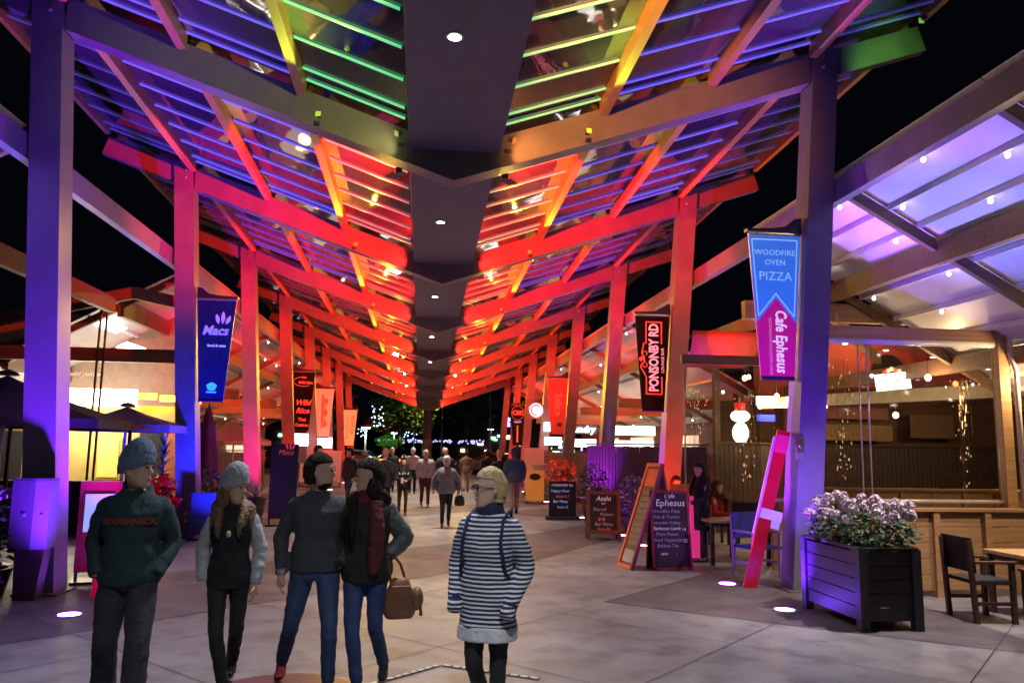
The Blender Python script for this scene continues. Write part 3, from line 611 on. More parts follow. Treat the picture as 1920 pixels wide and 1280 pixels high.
# right 1: pizza / cafe banner
def b_pizza(t, cx, h, s):
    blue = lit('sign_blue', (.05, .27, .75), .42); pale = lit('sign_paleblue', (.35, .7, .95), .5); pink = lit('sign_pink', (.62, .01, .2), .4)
    w = lambda f: (.8 + (.5 - .8) * f) / 2
    def pt(f, u): return (cx(f) + u * w(f), h * f)
    flat(t, [pt(.63, -1), pt(.45, 0), pt(.63, 1), pt(0, 1), pt(0, -1)][::1], blue, 'blue_field')
    ln = [pt(.58, -.86), pt(.42, 0), pt(.58, .86), pt(.035, .88), pt(.035, -.88)]
    for a, b in zip(ln, ln[1:] + ln[:1]):
        q = MB(); q.tube([(a[0], -.017, a[1]), (b[0], -.017, b[1])], .009, 4); q.obj('outline', pale, t)
    for body, sz, f in (('WOODFIRE', .115, .13), ('OVEN', .115, .2), ('PIZZA', .18, .3)): text(body, sz, pale, t, (cx(f), -.018, h * f), spacing=1.05)
    wh = lit('sign_white', (.9, .85, .9), .6)
    text('Cafe Ephesus', .235, wh, t, (cx(.76) + .06, -.018, h * .755), V_DN, .12, bold=.004, sx=.72)
    text('MEDITERRANEAN & MIDDLE EASTERN CUISINE', .055, lit('sign_pinkpale', (.8, .35, .5), .4), t, (cx(.78) - .1, -.018, h * .79), V_DN, sx=.72)
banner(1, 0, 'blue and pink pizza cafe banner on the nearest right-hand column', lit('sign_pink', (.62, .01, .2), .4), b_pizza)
def b_pons(t, cx, h, s):
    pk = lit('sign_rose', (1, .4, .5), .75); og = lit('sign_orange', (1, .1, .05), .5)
    text('PONSONBY RD', .30, pk, t, (cx(.42) + .03, -.018, h * .45), V_UP, 0, bold=.008, sx=.74, spacing=.97)
    x0, x1, z0, z1 = cx(.5) - .15, cx(.5) + .2, h * .84, h * .07
    for a, b in (((x0, z0), (x1, z0)), ((x0, z1), (x1, z1)), ((x0, z0), (x0, h * .66)), ((x0, z1), (x0, h * .3)), ((x1, z0), (x1, h * .66)), ((x1, z1), (x1, h * .3))):
        MB().bx(min(a[0], b[0]) - .012, max(a[0], b[0]) + .012, -.018, -.0135, min(a[1], b[1]) - .012, max(a[1], b[1]) + .012).obj('frame_line', og, t)
    text('LOUNGE BAR', .095, pk, t, (cx(.47) + .225, -.018, h * .48), V_UP, sx=.95)
    for k in range(2):
        sg = 1 if k else -1
        q = MB(); q.tube([(x0 - .02 - .09 * math.sin(PI * u / 9) - .03 * math.sin(2 * PI * u / 9 + k), -.017, h * .47 + sg * (.05 + .32 * u / 9)) for u in range(10)], .014, 5); q.obj('scroll', og, t)
        q = MB(); q.tube([(x0 - .03 - .05 * math.cos(u), -.017, h * .47 + sg * (.13 + .05 * math.sin(u))) for u in [j * .6 for j in range(8)]], .01, 5); q.obj('scroll', og, t)
    flat(t, [(x0 - .1, h * .47 - .01), (x0 - .03, h * .47 - .05), (x0 - .03, h * .47 + .05), (x0 - .1, h * .47 + .06), (x0 - .16, h * .47 + .03), (x0 - .16, h * .47 - .03), (x0 - .1, h * .47 - .06)], og, 'crown')
banner(1, 1, 'black banner with pink vertical lettering on the second right-hand column', M('banner_black', (.005, .005, .007), .55, spec=.15), b_pons)
def b_macs(t, cx, h, s):
    lv = lit('sign_lav', (.36, .36, .85), .42); cy_ = lit('sign_cyan', (.05, .5, .75), .8)
    text('Macs', .27, lv, t, (cx(.3), -.018, h * .315), shear=.25, bold=.008, sx=.95)
    for a, l, dx in ((-.25, .22, -.02), (.02, .27, .06), (.42, .2, .13)):
        pts = []
        for k in range(9):
            f = k / 8; wv = .045 * math.sin(PI * f) ** .8; pts.append((wv, f * l))
        pts += [(-x * .8, z) for x, z in pts[-2:0:-1]]
        r = Matrix.Rotation(-a, 2); pts = [(cx(.2) + dx + .08 + (r @ Vector(p)).x, h * .245 + (r @ Vector(p)).y) for p in pts]
        flat(t, pts[::1], lv, 'flame_leaf')
    text('food & wine', .075, lit('sign_pale', (.7, .8, 1), .5), t, (cx(.46) + .05, -.018, h * .465), bold=.002)
    c = (cx(.89), h * .875)
    flat(t, [(c[0] + .1 * math.cos(a) * (1 + .12 * math.sin(5 * a)), c[1] + .085 * math.sin(a)) for a in [2 * PI * k / 24 for k in range(24)]], cy_, 'shell_mark')
    MB().bx(c[0] - .1, c[0] + .1, -.0155, -.0135, c[1] - .13, c[1] - .1).obj('shell_mark', cy_, t)
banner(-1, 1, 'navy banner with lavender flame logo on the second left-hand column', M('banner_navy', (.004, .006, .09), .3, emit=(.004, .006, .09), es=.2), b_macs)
def b_rice(t, cx, h, s):
    og = lit('sign_orange', (1, .1, .05), .5)
    text('Wild', .27, og, t, (cx(.54), -.018, h * .54), shear=.35, bold=.008); text('Rice', .27, og, t, (cx(.68), -.018, h * .68), shear=.35, bold=.008)
    text('Thai', .16, og, t, (cx(.83), -.018, h * .83), bold=.004); text('Cuisine', .15, og, t, (cx(.93), -.018, h * .925), bold=.004)
    text('Wild Rice', .13, og, t, (cx(.18) + .06, -.018, h * .19), shear=.3, bold=.004); text('Your', .09, og, t, (cx(.1), -.018, h * .1), shear=.3, bold=.003)
    q = MB(); q.tube([(cx(.15) + .36 * math.cos(a), -.017, h * .17 + .17 * math.sin(a)) for a in [PI * .45 + k * .3 for k in range(14)]], .009, 5); q.obj('swoosh', og, t)
banner(-1, 3, 'black banner with orange script lettering on the fourth left-hand column', M('banner_black'), b_rice)
def b_faint(t, cx, h, s):
    m = M('faint_orange', (.5, .2, .06), .6)
    MB().bx(cx(.5) - .12, cx(.5) - .03, -.018, -.0135, h * .82, h * .12).obj('faded_print', m, t)
    flat(t, [(cx(.5) + .02 + .07 * (1 + math.sin(k * 1.3)), h * (.2 + .6 * k / 12)) for k in range(13)] + [(cx(.5) + .0, h * .8), (cx(.5), h * .2)], m, 'faded_print')
banner(-1, 4, 'pale orange-lit banner with faded print on the fifth left-hand column', lit('banner_orange_lit', (.75, .42, .24), .3), b_faint)  # orange light put into the pale panel's colour and emission
def b_nov(t, cx, h, s):
    text('NOVELLA', .33, M('dark_print', (.08, .04, .03), .6), t, (cx(.4) + .14, -.018, h * .42), V_DN, bold=.0, sx=.75)
    for k in range(14): MB().bx(cx(.5) - .16, cx(.5) - .1, -.018, -.0135, h * (.2 + .045 * k), h * (.2 + .045 * k) - .05).obj('small_print', M('faint_orange'), t)
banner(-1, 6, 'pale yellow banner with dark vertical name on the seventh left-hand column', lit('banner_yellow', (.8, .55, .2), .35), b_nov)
def b_sal(t, cx, h, s):
    text('Salice', .42, lit('sign_redpale', (1, .25, .12), .3), t, (cx(.45) + .02, -.018, h * .47), V_DN, sx=.9)
    MB().bx(cx(.8), cx(.8) + .16, -.018, -.0135, h * .86, h * .8).obj('small_mark', M('dark_print'), t)
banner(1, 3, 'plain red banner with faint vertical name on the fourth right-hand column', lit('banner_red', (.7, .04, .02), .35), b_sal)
def b_cbk(t, cx, h, s):
    og = lit('sign_orange')
    q = MB(); q.tube([(cx(.2) + .33 * math.cos(a), -.017, h * .2 + .36 * math.sin(a)) for a in [2 * PI * k / 20 for k in range(21)]], .02, 5); q.obj('ring', M('ring_tan', (.4, .25, .2), .5), t)
    text('CBK', .3, og, t, (cx(.2), -.018, h * .2), bold=.014)
    text('CRAFT', .14, lit('sign_skyblue', (.2, .45, .9), .6), t, (cx(.43), -.018, h * .43), bold=.006)
    for k in range(9): MB().bx(cx(.7) - .04, cx(.7) + .04, -.018, -.0135, h * (.52 + .048 * k), h * (.52 + .048 * k) - .06).obj('small_print', lit('sign_amber', (.8, .4, .1), .4), t)
banner(1, 5, 'black banner with orange ring emblem on the sixth right-hand column', M('banner_black'), b_cbk)
t = thing('round_sign', 'round white lit sign on the fifth right-hand column', 'sign', (5.0, YB(4) - .5, 3.55))
q = MB(); q.lathe((0, 0, 0), [(.35, -.06), (.38, -.04), (.38, .04), (.35, .06)], 28); o = q.obj('drum', M('sign_steel', (.25, .3, .36), .4), t); o.rotation_euler = (PI / 2, 0, 0)
q = MB(); q.lathe((0, 0, .065), [(.31, 0), (.28, .006), (.1, .008)], 28); o = q.obj('lit_face', M('round_face', (.8, .9, 1), .4, 0, 0, emit=(.7, .85, 1), es=1.1), t); o.rotation_euler = (PI / 2, 0, 0)
q = MB(); q.tube([(.22 * math.cos(a), -.075, .22 * math.sin(a)) for a in [2 * PI * k / 24 + .5 for k in range(18)]], .025, 5); q.obj('dark_ring', M('dark_print'), t)
MB().bx(.2, .35, -.02, .02, -.02, .02).obj('bracket', brk, t)

# ================================================================== boards
chalk = M('chalkboard', (.018, .018, .022), .5, 0, .3, 6); red_fr = M('red_wood_frame', (.38, .04, .05), .5, 0, .2, 6); brown_fr = M('brown_wood_frame', (.14, .07, .035), .5, 0, .25, 6)
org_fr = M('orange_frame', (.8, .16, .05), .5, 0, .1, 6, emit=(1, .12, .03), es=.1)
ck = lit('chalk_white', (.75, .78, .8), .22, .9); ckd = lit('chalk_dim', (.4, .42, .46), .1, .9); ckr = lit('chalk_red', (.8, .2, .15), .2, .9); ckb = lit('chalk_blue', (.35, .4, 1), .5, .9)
def aboard(name, label, loc, rz, w, h, fr, lines, lean=.13, fw=.06, face=None, back=True, legs=0., gap=None):
    t = thing(name, label, 'sign board', loc, rz)
    def panel(sg, par):
        p = link('panel_front' if sg < 0 else 'panel_back', None, par) if False else None
        R_ = rotx(-lean * (1 if sg < 0 else -1)); o = Vector((0, sg * math.sin(lean) * h, 0))
        def bx(x, z, sx, sz, sy, nm, m, dy=0):
            q = MB(); q.box((0, 0, 0), (sx, sy, sz)); ob = q.obj(nm, m, par); ob.location = o + R_ @ Vector((x, dy, z)); ob.rotation_euler = (-lean * (1 if sg < 0 else -1), 0, 0); return ob
        zb = legs
        bx(-w / 2 + fw / 2, h / 2, fw, h, .035, 'frame_side', fr); bx(w / 2 - fw / 2, h / 2, fw, h, .035, 'frame_side', fr)
        bx(0, h - fw / 2, w - 2 * fw, fw, .035, 'frame_top', fr); bx(0, zb + fw / 2, w - 2 * fw, fw, .035, 'frame_bottom', fr)
        bd = bx(0, (zb + h) / 2, w - 2 * fw, h - zb - 2 * fw, .012, 'board', face or chalk)
        return R_, o
    R_, o = panel(-1, t)
    if back: panel(1, t)
    for (body, sz, u, v, m, sh) in lines:
        ps = o + R_ @ Vector((u * w, -.009, v * h)); ob = text(body, sz, m, t, ps, (PI / 2 - lean, 0, 0), sh, .0012)
    return t
cafe_lines = [('Cafe', .1, .0, .925, ck, .3), ('Ephesus', .155, .02, .835, ck, .1)]
for k, l in enumerate(('Woodfire Pizza', 'Pide & Turkish', 'Iskender Kebap', 'Barbecue Lamb', 'Meze Platter', 'Mixed Vegetarian', 'Baklava Tea')): cafe_lines.append((l, .075, -.1, .73 - .072 * k, ckd if k != 3 else ck, .12))
cafe_lines += [('14', .07, .34, .5, ck, 0), ('22', .07, .36, .36, ck, 0), ('open', .06, -.2, .2, ck, .3), ('y', .05, .12, .2, ckd, 0)]
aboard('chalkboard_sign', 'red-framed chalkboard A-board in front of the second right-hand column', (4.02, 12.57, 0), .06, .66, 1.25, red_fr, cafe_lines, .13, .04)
as_l = [('Asahi', .14, .0, .84, ck, .2), ('Shared', .1, -.12, .62, ckd, .1), ('Platters', .09, .08, .52, ckd, .1), ('$18-', .09, -.05, .42, ckr, .1), ('Bar Menu', .1, .0, .32, ckd, .1), ('from $6', .085, .0, .22, ckr, .1), ('oo', .07, 0, .745, ck, 0)]
ab = aboard('chalkboard_sign', 'brown-framed drinks chalkboard A-board on short legs, left of the leaning orange menu', (3.86, 16.55, 0), -.12, .72, 1.02, brown_fr, as_l, .2, .075, None, True, .13)
pn_l = [('PONSONBY RD', .085, 0, .88, ck, 0), ('Happy Hour', .1, -.08, .72, ckb, .1), ('Daily 5-7', .1, .0, .56, ckr, .1), ('Bar Menu', .1, -.08, .42, ckb, .1), ('from 12', .09, .0, .26, ckb, .1)]
aboard('chalkboard_sign', 'blue-glowing chalkboard sign on a dark base beyond the brown A-board', (3.77, 20.95, .09), 0, .72, .92, M('black_frame', (.02, .02, .03), .5), pn_l, .05, .03)
t = thing('sign_base', 'dark weighted foot under the blue-glowing chalkboard', 'sign base', (3.77, 20.95, 0)); MB().box((0, 0, .05), (.86, .5, .08)).obj('foot', flood_m, t); q = MB(); q.tube([(-.4, -.2, .06), (-.47, -.2, .06)], .06, 10); q.obj('wheel', flood_m, t)
# slim menu frame of the A-board turned sideways
t = thing('leaning_menu', 'tall slim orange-framed menu A-board leaning beside the red-framed chalkboard', 'sign board', (3.3, 12.62, 0), -PI / 2 + .18)
ln = .33; R_ = rotx(-ln); H_ = 1.76; W_ = .54
for nm, x, z, sx, sz, m, dy, sy in (('frame_side', -W_ / 2 + .03, H_ / 2, .06, H_, org_fr, 0, .05), ('frame_side', W_ / 2 - .03, H_ / 2, .06, H_, M('plum_frame', (.3, .05, .1), .5), 0, .05), ('frame_top', 0, H_ - .03, W_ - .12, .06, org_fr, 0, .05), ('frame_bottom', 0, .03, W_ - .12, .06, org_fr, 0, .05),
                                  ('menu_backing', 0, H_ / 2, W_ - .12, H_ - .12, M('cork_board', (.22, .13, .06), .7), .012, .012), ('header_card', 0, H_ - .24, W_ - .16, .3, org_fr, -.002, .006), ('footer_card', 0, .2, W_ - .18, .2, M('pale_card', (.5, .42, .36), .6), -.002, .006)):
    q = MB(); q.box((0, 0, 0), (sx, sy, sz)); ob = q.obj(nm, m, t); ob.location = R_ @ Vector((x, dy, z)); ob.rotation_euler = (-ln, 0, 0)
for k in range(9):
    q = MB(); q.box((0, 0, 0), (W_ - .2, .006, .085)); ob = q.obj('menu_card', M('menu_card', (.3, .2, .11), .6, 0, .3, 12), t); ob.location = R_ @ Vector((0, -.002, .42 + .105 * k)); ob.rotation_euler = (-ln, 0, 0)
q = MB(); q.box((0, 0, 0), (.42, .04, 1.7)); ob = q.obj('rear_leg', brown_fr, t); ob.location = (0, .72, .82); ob.rotation_euler = (.17, 0, 0)
# red plank leaning on the nearest right column
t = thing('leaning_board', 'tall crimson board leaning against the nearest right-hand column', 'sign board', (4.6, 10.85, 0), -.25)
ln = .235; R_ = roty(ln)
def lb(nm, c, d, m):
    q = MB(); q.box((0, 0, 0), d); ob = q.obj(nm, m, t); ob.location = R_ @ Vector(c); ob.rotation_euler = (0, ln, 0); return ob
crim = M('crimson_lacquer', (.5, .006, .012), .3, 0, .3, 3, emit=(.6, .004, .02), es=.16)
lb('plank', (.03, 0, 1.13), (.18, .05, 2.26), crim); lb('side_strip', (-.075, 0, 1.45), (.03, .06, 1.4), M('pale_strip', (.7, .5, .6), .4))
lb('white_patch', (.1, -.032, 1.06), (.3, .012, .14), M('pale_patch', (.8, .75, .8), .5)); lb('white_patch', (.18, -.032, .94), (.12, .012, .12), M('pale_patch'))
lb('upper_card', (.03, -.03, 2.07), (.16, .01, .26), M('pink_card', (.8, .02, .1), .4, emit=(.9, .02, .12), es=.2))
t = thing('padlock', 'small steel padlock hung beside the crimson leaning board', 'padlock', (5.18, 10.36, 1.84))
MB().box((0, 0, 0), (.09, .04, .1)).obj('body', plate_m, t); q = MB(); q.tube([(-.035, 0, .05), (-.035, 0, .12), (0, 0, .15), (.035, 0, .12), (.035, 0, .05)], .01, 6); q.obj('shackle', plate_m, t)
# further menu boards
def stand_sign(label, loc, w, h, m, rz=0, txt=None, base=True, z0=.12, name='menu_stand', extra=None):
    t = thing(name, label, 'sign board', loc, rz)
    MB().box((0, 0, z0 + h / 2), (w, .05, h)).obj('panel', m, t)
    for x in (-w / 2 + .03, w / 2 - .03): MB().box((x, 0, z0 / 2 + .01), (.04, .04, z0)).obj('leg', brk, t)
    MB().box((0, 0, .02), (w + .06, .4, .035)).obj('foot', brk, t)
    for (b, sz, x, z, mm, sh) in (txt or []): text(b, sz, mm, t, (x, -.028, z0 + z), shear=sh)
    return t
macs_r = lit('sign_red', (.9, .08, .08), .3)
tl = [('Macs', .17, .02, 1.52, macs_r, .25)]
for k in range(9): tl.append(('- - - - - -' if k % 2 else '- - - -', .06, -.02, 1.3 - .1 * k, M('chalk_faint', (.16, .16, .2), .9), 0))
m1 = stand_sign('tall black wheeled menu board with red flame logo on the left', (-3.2, 18.95, 0), .62, 1.72, chalk, .08, tl, True, .16)
for a, dx in ((-.3, -.02), (.05, .06), (.45, .13)):
    q = MB(); q.ell((dx + .06, -.028, 1.82), (.022, .004, .075), 8, 6, roty(a)); q.obj('flame_leaf', macs_r, m1)
osg = stand_sign('orange lit pavement sign with oval emblem beyond the dark-hooded man', (3.85, 26.7, 0), .62, 1.02, lit('sign_amberpanel', (.85, .3, .05), .3), 0, None, True, .1)
MB().ell((0, -.03, .9), (.2, .01, .12), 16, 6).obj('oval_emblem', M('dark_print'), osg)
stand_sign('pale pink notice board with papers behind the dark-hooded man', (4.5, 31.5, 0), .8, 1.75, lit('notice_pink', (.8, .3, .22), .2), 0, None, True, .12)
stand_sign('pale pink notice board behind the man in the grey cardigan', (-4.5, 36, 0), 1.8, 1.4, lit('notice_pink'), 0, None, True, .2)
rsg = stand_sign('red-framed lit menu stand half hidden behind the man in the green hoodie', (-4.35, 11.4, .0), .5, 1.2, lit('menu_red', (.3, .01, .03), .03), .35, None, True, .14)
MB().box((0, -.035, .92), (.36, .012, .5)).obj('menu_sheet', lit('menu_sheet', (.35, .5, .8), .7), rsg)
stand_sign('small dark chalkboard beside the left planter', (-4.25, 16.2, 0), .45, .8, chalk, .1, None, True, .1)
stand_sign('orange cafe board behind the waitress', (5.05, 14.7, 0), .62, 1.15, org_fr, -.4, None, True, .1)
stand_sign('pink glowing lattice screen beside the red-framed chalkboard', (4.75, 13.4, 0), .16, 1.05, lit('pink_glow', (1, .05, .3), .5), 0, None, True, .05, 'lattice_screen')
# easel menu with sloping top near the third right columns
t = thing('menu_lectern', 'sloping menu lectern on thin legs beside the orange flowers', 'lectern', (4.35, 27.2, 0))
q = MB(); q.box((0, 0, 1.05), (1.0, .03, .55), rotx(-.6)); q.obj('top', M('pale_card'), t)
for x in (-.45, .45): MB().bx(x - .02, x + .02, -.1, -.06, 0, .92).obj('leg', white_al, t); MB().bx(x - .02, x + .02, .12, .16, 0, 1.0).obj('leg', white_al, t)

# ================================================================== bin on the nearest left column
t = thing('cabinet', 'violet-lit steel cabinet on a dark leg in front of the nearest left-hand column', 'cabinet', (-4.63, 10.2, 0))
stl = M('brushed_steel', (.16, .155, .165), .34, .5, .1, 14, stretch=(1, 1, .1))
MB().prism_xy([(-.25, -.07), (.05, -.16), (.2, -.11), (.2, .12), (-.25, .12)], .6, 1.4).obj('steel_box', stl, t)
MB().prism_xy([(-.25, -.07), (.05, -.16), (.2, -.11), (.2, .12), (-.25, .12)], 1.402, 1.43).obj('lid', flood_m, t)
MB().hexa([(-.12, -.1, 0), (.12, -.1, 0), (.12, .08, 0), (-.12, .08, 0), (-.16, -.085, .6), (.18, -.085, .6), (.18, .1, .6), (-.16, .1, .6)]).obj('leg', M('dark_rust', (.07, .03, .035), .5), t)
for x, z, r in ((-.06, 1.0, .022), (.14, 1.0, .016)):
    q = MB(); q.lathe((0, 0, 0), [(r, 0), (r, .02), (.004, .022)], 12); ob = q.obj('lock', plate_m, t); ob.location = (x, -.118 if x < 0 else -.13, z); ob.rotation_euler = (PI / 2, 0, 0)

# ================================================================== planter with flowers
t = thing('flower_planter', 'dark timber planter box of pale pink pelargoniums in the right foreground', 'planter', (5.12, 8.85, 0))
pl = M('planter_stain', (.03, .027, .031), .45, 0, .35, 4, .2, 40, stretch=(1, 1, 5)); PW = [(-.36, .56), (-.36, -.66), (.27, -.64), (.5, .56)]
hb = .83
def wall(p, q, n=5):
    p, q = Vector(p + (0,)), Vector(q + (0,)); d = q - p; a = math.atan2(d.y, d.x)
    for k in range(n):
        z = .1 + (hb - .1) * (k + .5) / n
        MB().box((p + q) / 2 + Vector((0, 0, z)), (d.length - .1, .03, (hb - .1) / n - .012), rotz(a)).obj('board', pl, t)
for p, q in zip(PW, PW[1:] + PW[:1]): wall(p, q)
for p in PW: MB().box((p[0], p[1], hb / 2 + .015), (.1, .1, hb + .03)).obj('corner_post', pl, t)
for p, q in zip(PW, PW[1:] + PW[:1]):
    p, q = Vector(p + (0,)), Vector(q + (0,)); d = q - p; MB().box((p + q) / 2 + Vector((0, 0, hb + .035)), (d.length + .04, .09, .025), rotz(math.atan2(d.y, d.x))).obj('rim_board', pl, t)
MB().prism_xy([(x * .9, y * .9) for x, y in PW], .7, .76).obj('soil', M('soil', (.03, .02, .015), .9), t)
leafm = M('leaf_green', (.07, .13, .045), .5, 0, .4, 12); leafd = M('leaf_dark', (.035, .07, .03), .5, 0, .4, 12); petal = M('petal_pink', (.9, .72, .84), .6, 0, .15, 20)
def leaves(n, vol, size, mb=None, flatten=.6, seed=1):
    rnd = random.Random(seed); mb = mb or MB()
    for _ in range(n):
        while True:
            p = Vector((rnd.uniform(-1, 1), rnd.uniform(-1, 1), rnd.uniform(-1, 1)))
            if p.length < 1 and p.length > rnd.random() * .8: break
        c = Vector((p.x * vol[0], p.y * vol[1], p.z * vol[2])); sz = size * rnd.uniform(.6, 1.3)
        q = Matrix.Rotation(rnd.uniform(0, 6.28), 3, 'Z') @ Matrix.Rotation(rnd.uniform(-1.1, 1.1), 3, 'X')
        sh = [(-.5, 0, 0), (-.25, .35, .06), (.2, .38, .04), (.55, 0, -.06), (.2, -.38, .04), (-.25, -.35, .06), (0, 0, -.03)]
        vs = [c + q @ (Vector(v) * sz) for v in sh]; mb.add(vs, [(6, 0, 1), (6, 1, 2), (6, 2, 3), (6, 3, 4), (6, 4, 5), (6, 5, 0)])
    return mb
fo = leaves(1500, (.58, .72, .26), .06, seed=3).obj('foliage', leafm, t); fo.location = (.05, -.02, .98); stuff(fo)
def flower_mesh(r, n, m, seed):
    rnd = random.Random(seed); mb = MB()
    for _ in range(n):
        a, b = rnd.uniform(0, 6.28), rnd.uniform(-.5, 1.5); d = Vector((math.cos(a) * math.cos(b), math.sin(a) * math.cos(b), math.sin(b)))
        u = d.orthogonal().normalized(); v = d.cross(u); c = d * r * rnd.uniform(.75, 1.05); s_ = r * .36
        k0 = rnd.uniform(0, 6); vs = [c - d * s_ * .2] + [c + (u * math.cos(k0 + k * 1.2566) + v * math.sin(k0 + k * 1.2566)) * s_ + d * s_ * .15 for k in range(5)]
        mb.add(vs, [(0, 1 + k, 1 + (k + 1) % 5) for k in range(5)])
    me = mb.mesh('flower_head'); me.materials.append(m); return me
fms = [flower_mesh(.058, 44, petal, k) for k in range(4)]
rnd = random.Random(5)
for k in range(64):
    a = rnd.uniform(0, 6.28); r = rnd.uniform(.45, 1.0) ** .7; p = (.05 + .58 * r * math.cos(a), -.02 + .74 * r * math.sin(a)); z = 1.0 + .36 * math.sqrt(max(0, 1 - .72 * r * r)) + rnd.uniform(-.1, .07)
    if p[1] < -.45 and rnd.random() < .75: continue
    o = link('flower_head', fms[k % 4], t, (p[0], p[1], z), (rnd.uniform(-.5, .5), rnd.uniform(-.5, .5), rnd.uniform(0, 6))); s_ = rnd.uniform(.75, 1.3); o.scale = (s_, s_, s_)
    if k % 3 == 0: q = MB(); q.tube([(p[0] * .8, p[1] * .8, .9), (p[0], p[1], z)], .005, 4); q.obj('stem', leafm, t)
# ================================================================== chairs and tables
def dchair(label, loc, rz, m, fab, group, txt=None):
    t = thing('dining_chair', label, 'chair', loc, rz, group)
    for x in (-.25, .25):
        MB().bx(x - .025, x + .025, -.25, -.2, 0, .66).obj('leg', m, t)
        q = MB(); q.hexa([(x - .025, .2, 0), (x + .025, .2, 0), (x + .025, .25, 0), (x - .025, .25, 0), (x - .025, .26, .92), (x + .025, .26, .92), (x + .025, .3, .92), (x - .025, .3, .92)]); q.obj('leg', m, t)
        MB().bx(x - .035, x + .035, -.28, .25, .662, .69).obj('armrest', m, t)
        MB().bx(x - .015, x + .015, -.2, .2, .2, .24).obj('stretcher', m, t)
    MB().bx(-.27, .27, -.26, .22, .43, .47).obj('seat', fab, t)
    q = MB(); q.hexa([(-.26, .2, .56), (.26, .2, .56), (.26, .225, .56), (-.26, .225, .56), (-.27, .25, .95), (.27, .25, .95), (.27, .275, .95), (-.27, .275, .95)]); bk = q.obj('backrest', fab, t)
    if txt: text(txt, .13, M('pale_print', (.2, .2, .26), .7), t, (0, .3, .76), (PI / 2, 0, PI), .15)
    return t
ch_w = M('chair_wood', (.07, .035, .025), .45, 0, .25, 5); fabm = M('black_canvas', (.018, .018, .022), .8, 0, .2, 30)
dchair('dark wood armchair facing the table, right of the flower planter', (6.55, 8.75, 0), PI / 2 - .05, ch_w, fabm, 'dark dining armchairs')
dchair('dark armchair with back to the camera at the right edge', (6.75, 7.75, 0), PI + .1, ch_w, fabm, 'dark dining armchairs', 'Zaiko')
def table(label, loc, w, d, h, top, leg, rz=0):
    t = thing('dining_table', label, 'table', loc, rz); MB().bx(-w / 2, w / 2, -d / 2, d / 2, h - .04, h).obj('tabletop', top, t)
    for x in (-1, 1):
        for y in (-1, 1): MB().box((x * (w / 2 - .06), y * (d / 2 - .06), (h - .04) / 2), (.06, .06, h - .04)).obj('leg', leg, t)
    MB().box((0, 0, h - .08), (w - .1, d - .1, .06)).obj('apron', leg, t); return t
table('timber-topped dining table at the right edge beside the dark armchairs', (7.35, 8.75, 0), .85, .85, .75, timber, ch_w)
table('small timber table behind the crimson leaning board', (5.35, 13.1, 0), 1.1, .6, .74, timber, brk)
bl = M('navy_canvas', (.02, .03, .2), .7)
dchair('blue-lit chair between the crimson board and the violet column', (5.15, 11.75, 0), .3, M('pale_chair', (.3, .3, .34), .5), bl, 'chairs near the violet column')
dchair('dark chair tucked at the small table behind the waitress', (5.9, 13.9, 0), -.5, brk, fabm, 'chairs near the violet column')
# ================================================================== umbrellas
def umbrella(label, loc, r, zt, zb, m, n=8, polem=None, rz=0, ptop=None, square=False):
    t = thing('patio_umbrella', label, 'umbrella', loc, rz)
    q = MB(); ring = []; n2 = n
    for k in range(n2):
        a = 2 * PI * (k + .5) / n2; ring.append((r * math.cos(a), r * math.sin(a)))
    vs = [(0, 0, zt)]; mid = []
    for f, zz in ((.33, zt - (zt - zb) * .42), (.7, zt - (zt - zb) * .76), (1, zb)):
        vs += [(x * f, y * f, zz) for x, y in ring]
    vs += [(x, y, zb - .14) for x, y in ring]
    fs = [(0, 1 + k, 1 + (k + 1) % n2) for k in range(n2)]
    for l in range(3): fs += [(1 + l * n2 + k, 1 + (l + 1) * n2 + k, 1 + (l + 1) * n2 + (k + 1) % n2, 1 + l * n2 + (k + 1) % n2) for k in range(n2)]
    q.add(vs, fs); c = q.obj('canopy', m, t); md = c.modifiers.new('t', 'SOLIDIFY'); md.thickness = .008
    q = MB(); q.lathe((0, 0, 0), [(.16, zt + .0), (.13, zt + .05), (.02, zt + .09)], 10); q.obj('vent_cap', m, t)
    q = MB(); q.tube([(0, 0, 0), (0, 0, zt - .02)], .028, 10); q.obj('pole', polem or white_al, t, True)
    for x, y in ring: q = MB(); q.tube([(0, 0, zt - .3), (x * .96, y * .96, zb + .01)], .009, 4); q.obj('rib', brk, t)
    MB().lathe((0, 0, 0), [(.3, 0), (.3, .05), (.05, .08)], 14).obj('base', brk, t)
    return t
blk_c = M('black_canvas_top', (.02, .02, .03), .75, 0, .15, 8); gry_c = M('grey_canvas', (.2, .19, .22), .75, 0, .12, 8); bur = M('burgundy_canvas', (.16, .02, .07), .75, 0, .2, 8); crm = M('cream_canvas', (.75, .6, .45), .75, 0, .1, 8)
umbrella('big black patio umbrella with pale pole at the left edge', (-6.3, 12.6, 0), 1.75, 2.85, 2.2, blk_c, 8, M('lilac_pole', (.6, .58, .62), .4))
umbrella('grey patio umbrella behind the nearest left-hand column', (-5.75, 16.0, 0), 1.15, 2.55, 2.2, gry_c, 6)
umbrella('small cream patio umbrella between the second and third left-hand columns', (-5.9, 25.5, 0), 1.2, 2.55, 1.95, crm, 6)
t = thing('red_awning', 'flat dark red awning edge below the black umbrella', 'awning', (-5.9, 14.6, 2.18)); MB().hexa([(-1.4, -.4, -.05), (1.0, -.4, -.08), (1.0, .6, -.08), (-1.4, .6, -.05), (-1.4, -.3, .08), (.3, -.3, .1), (.3, .5, .1), (-1.4, .5, .08)]).obj('canvas', M('red_canvas'), t); MB().bx(-1.3, -1.25, .0, .05, -2.18, -.05).obj('post', brk, t); MB().bx(.7, .75, .0, .05, -2.18, -.08).obj('post', brk, t)
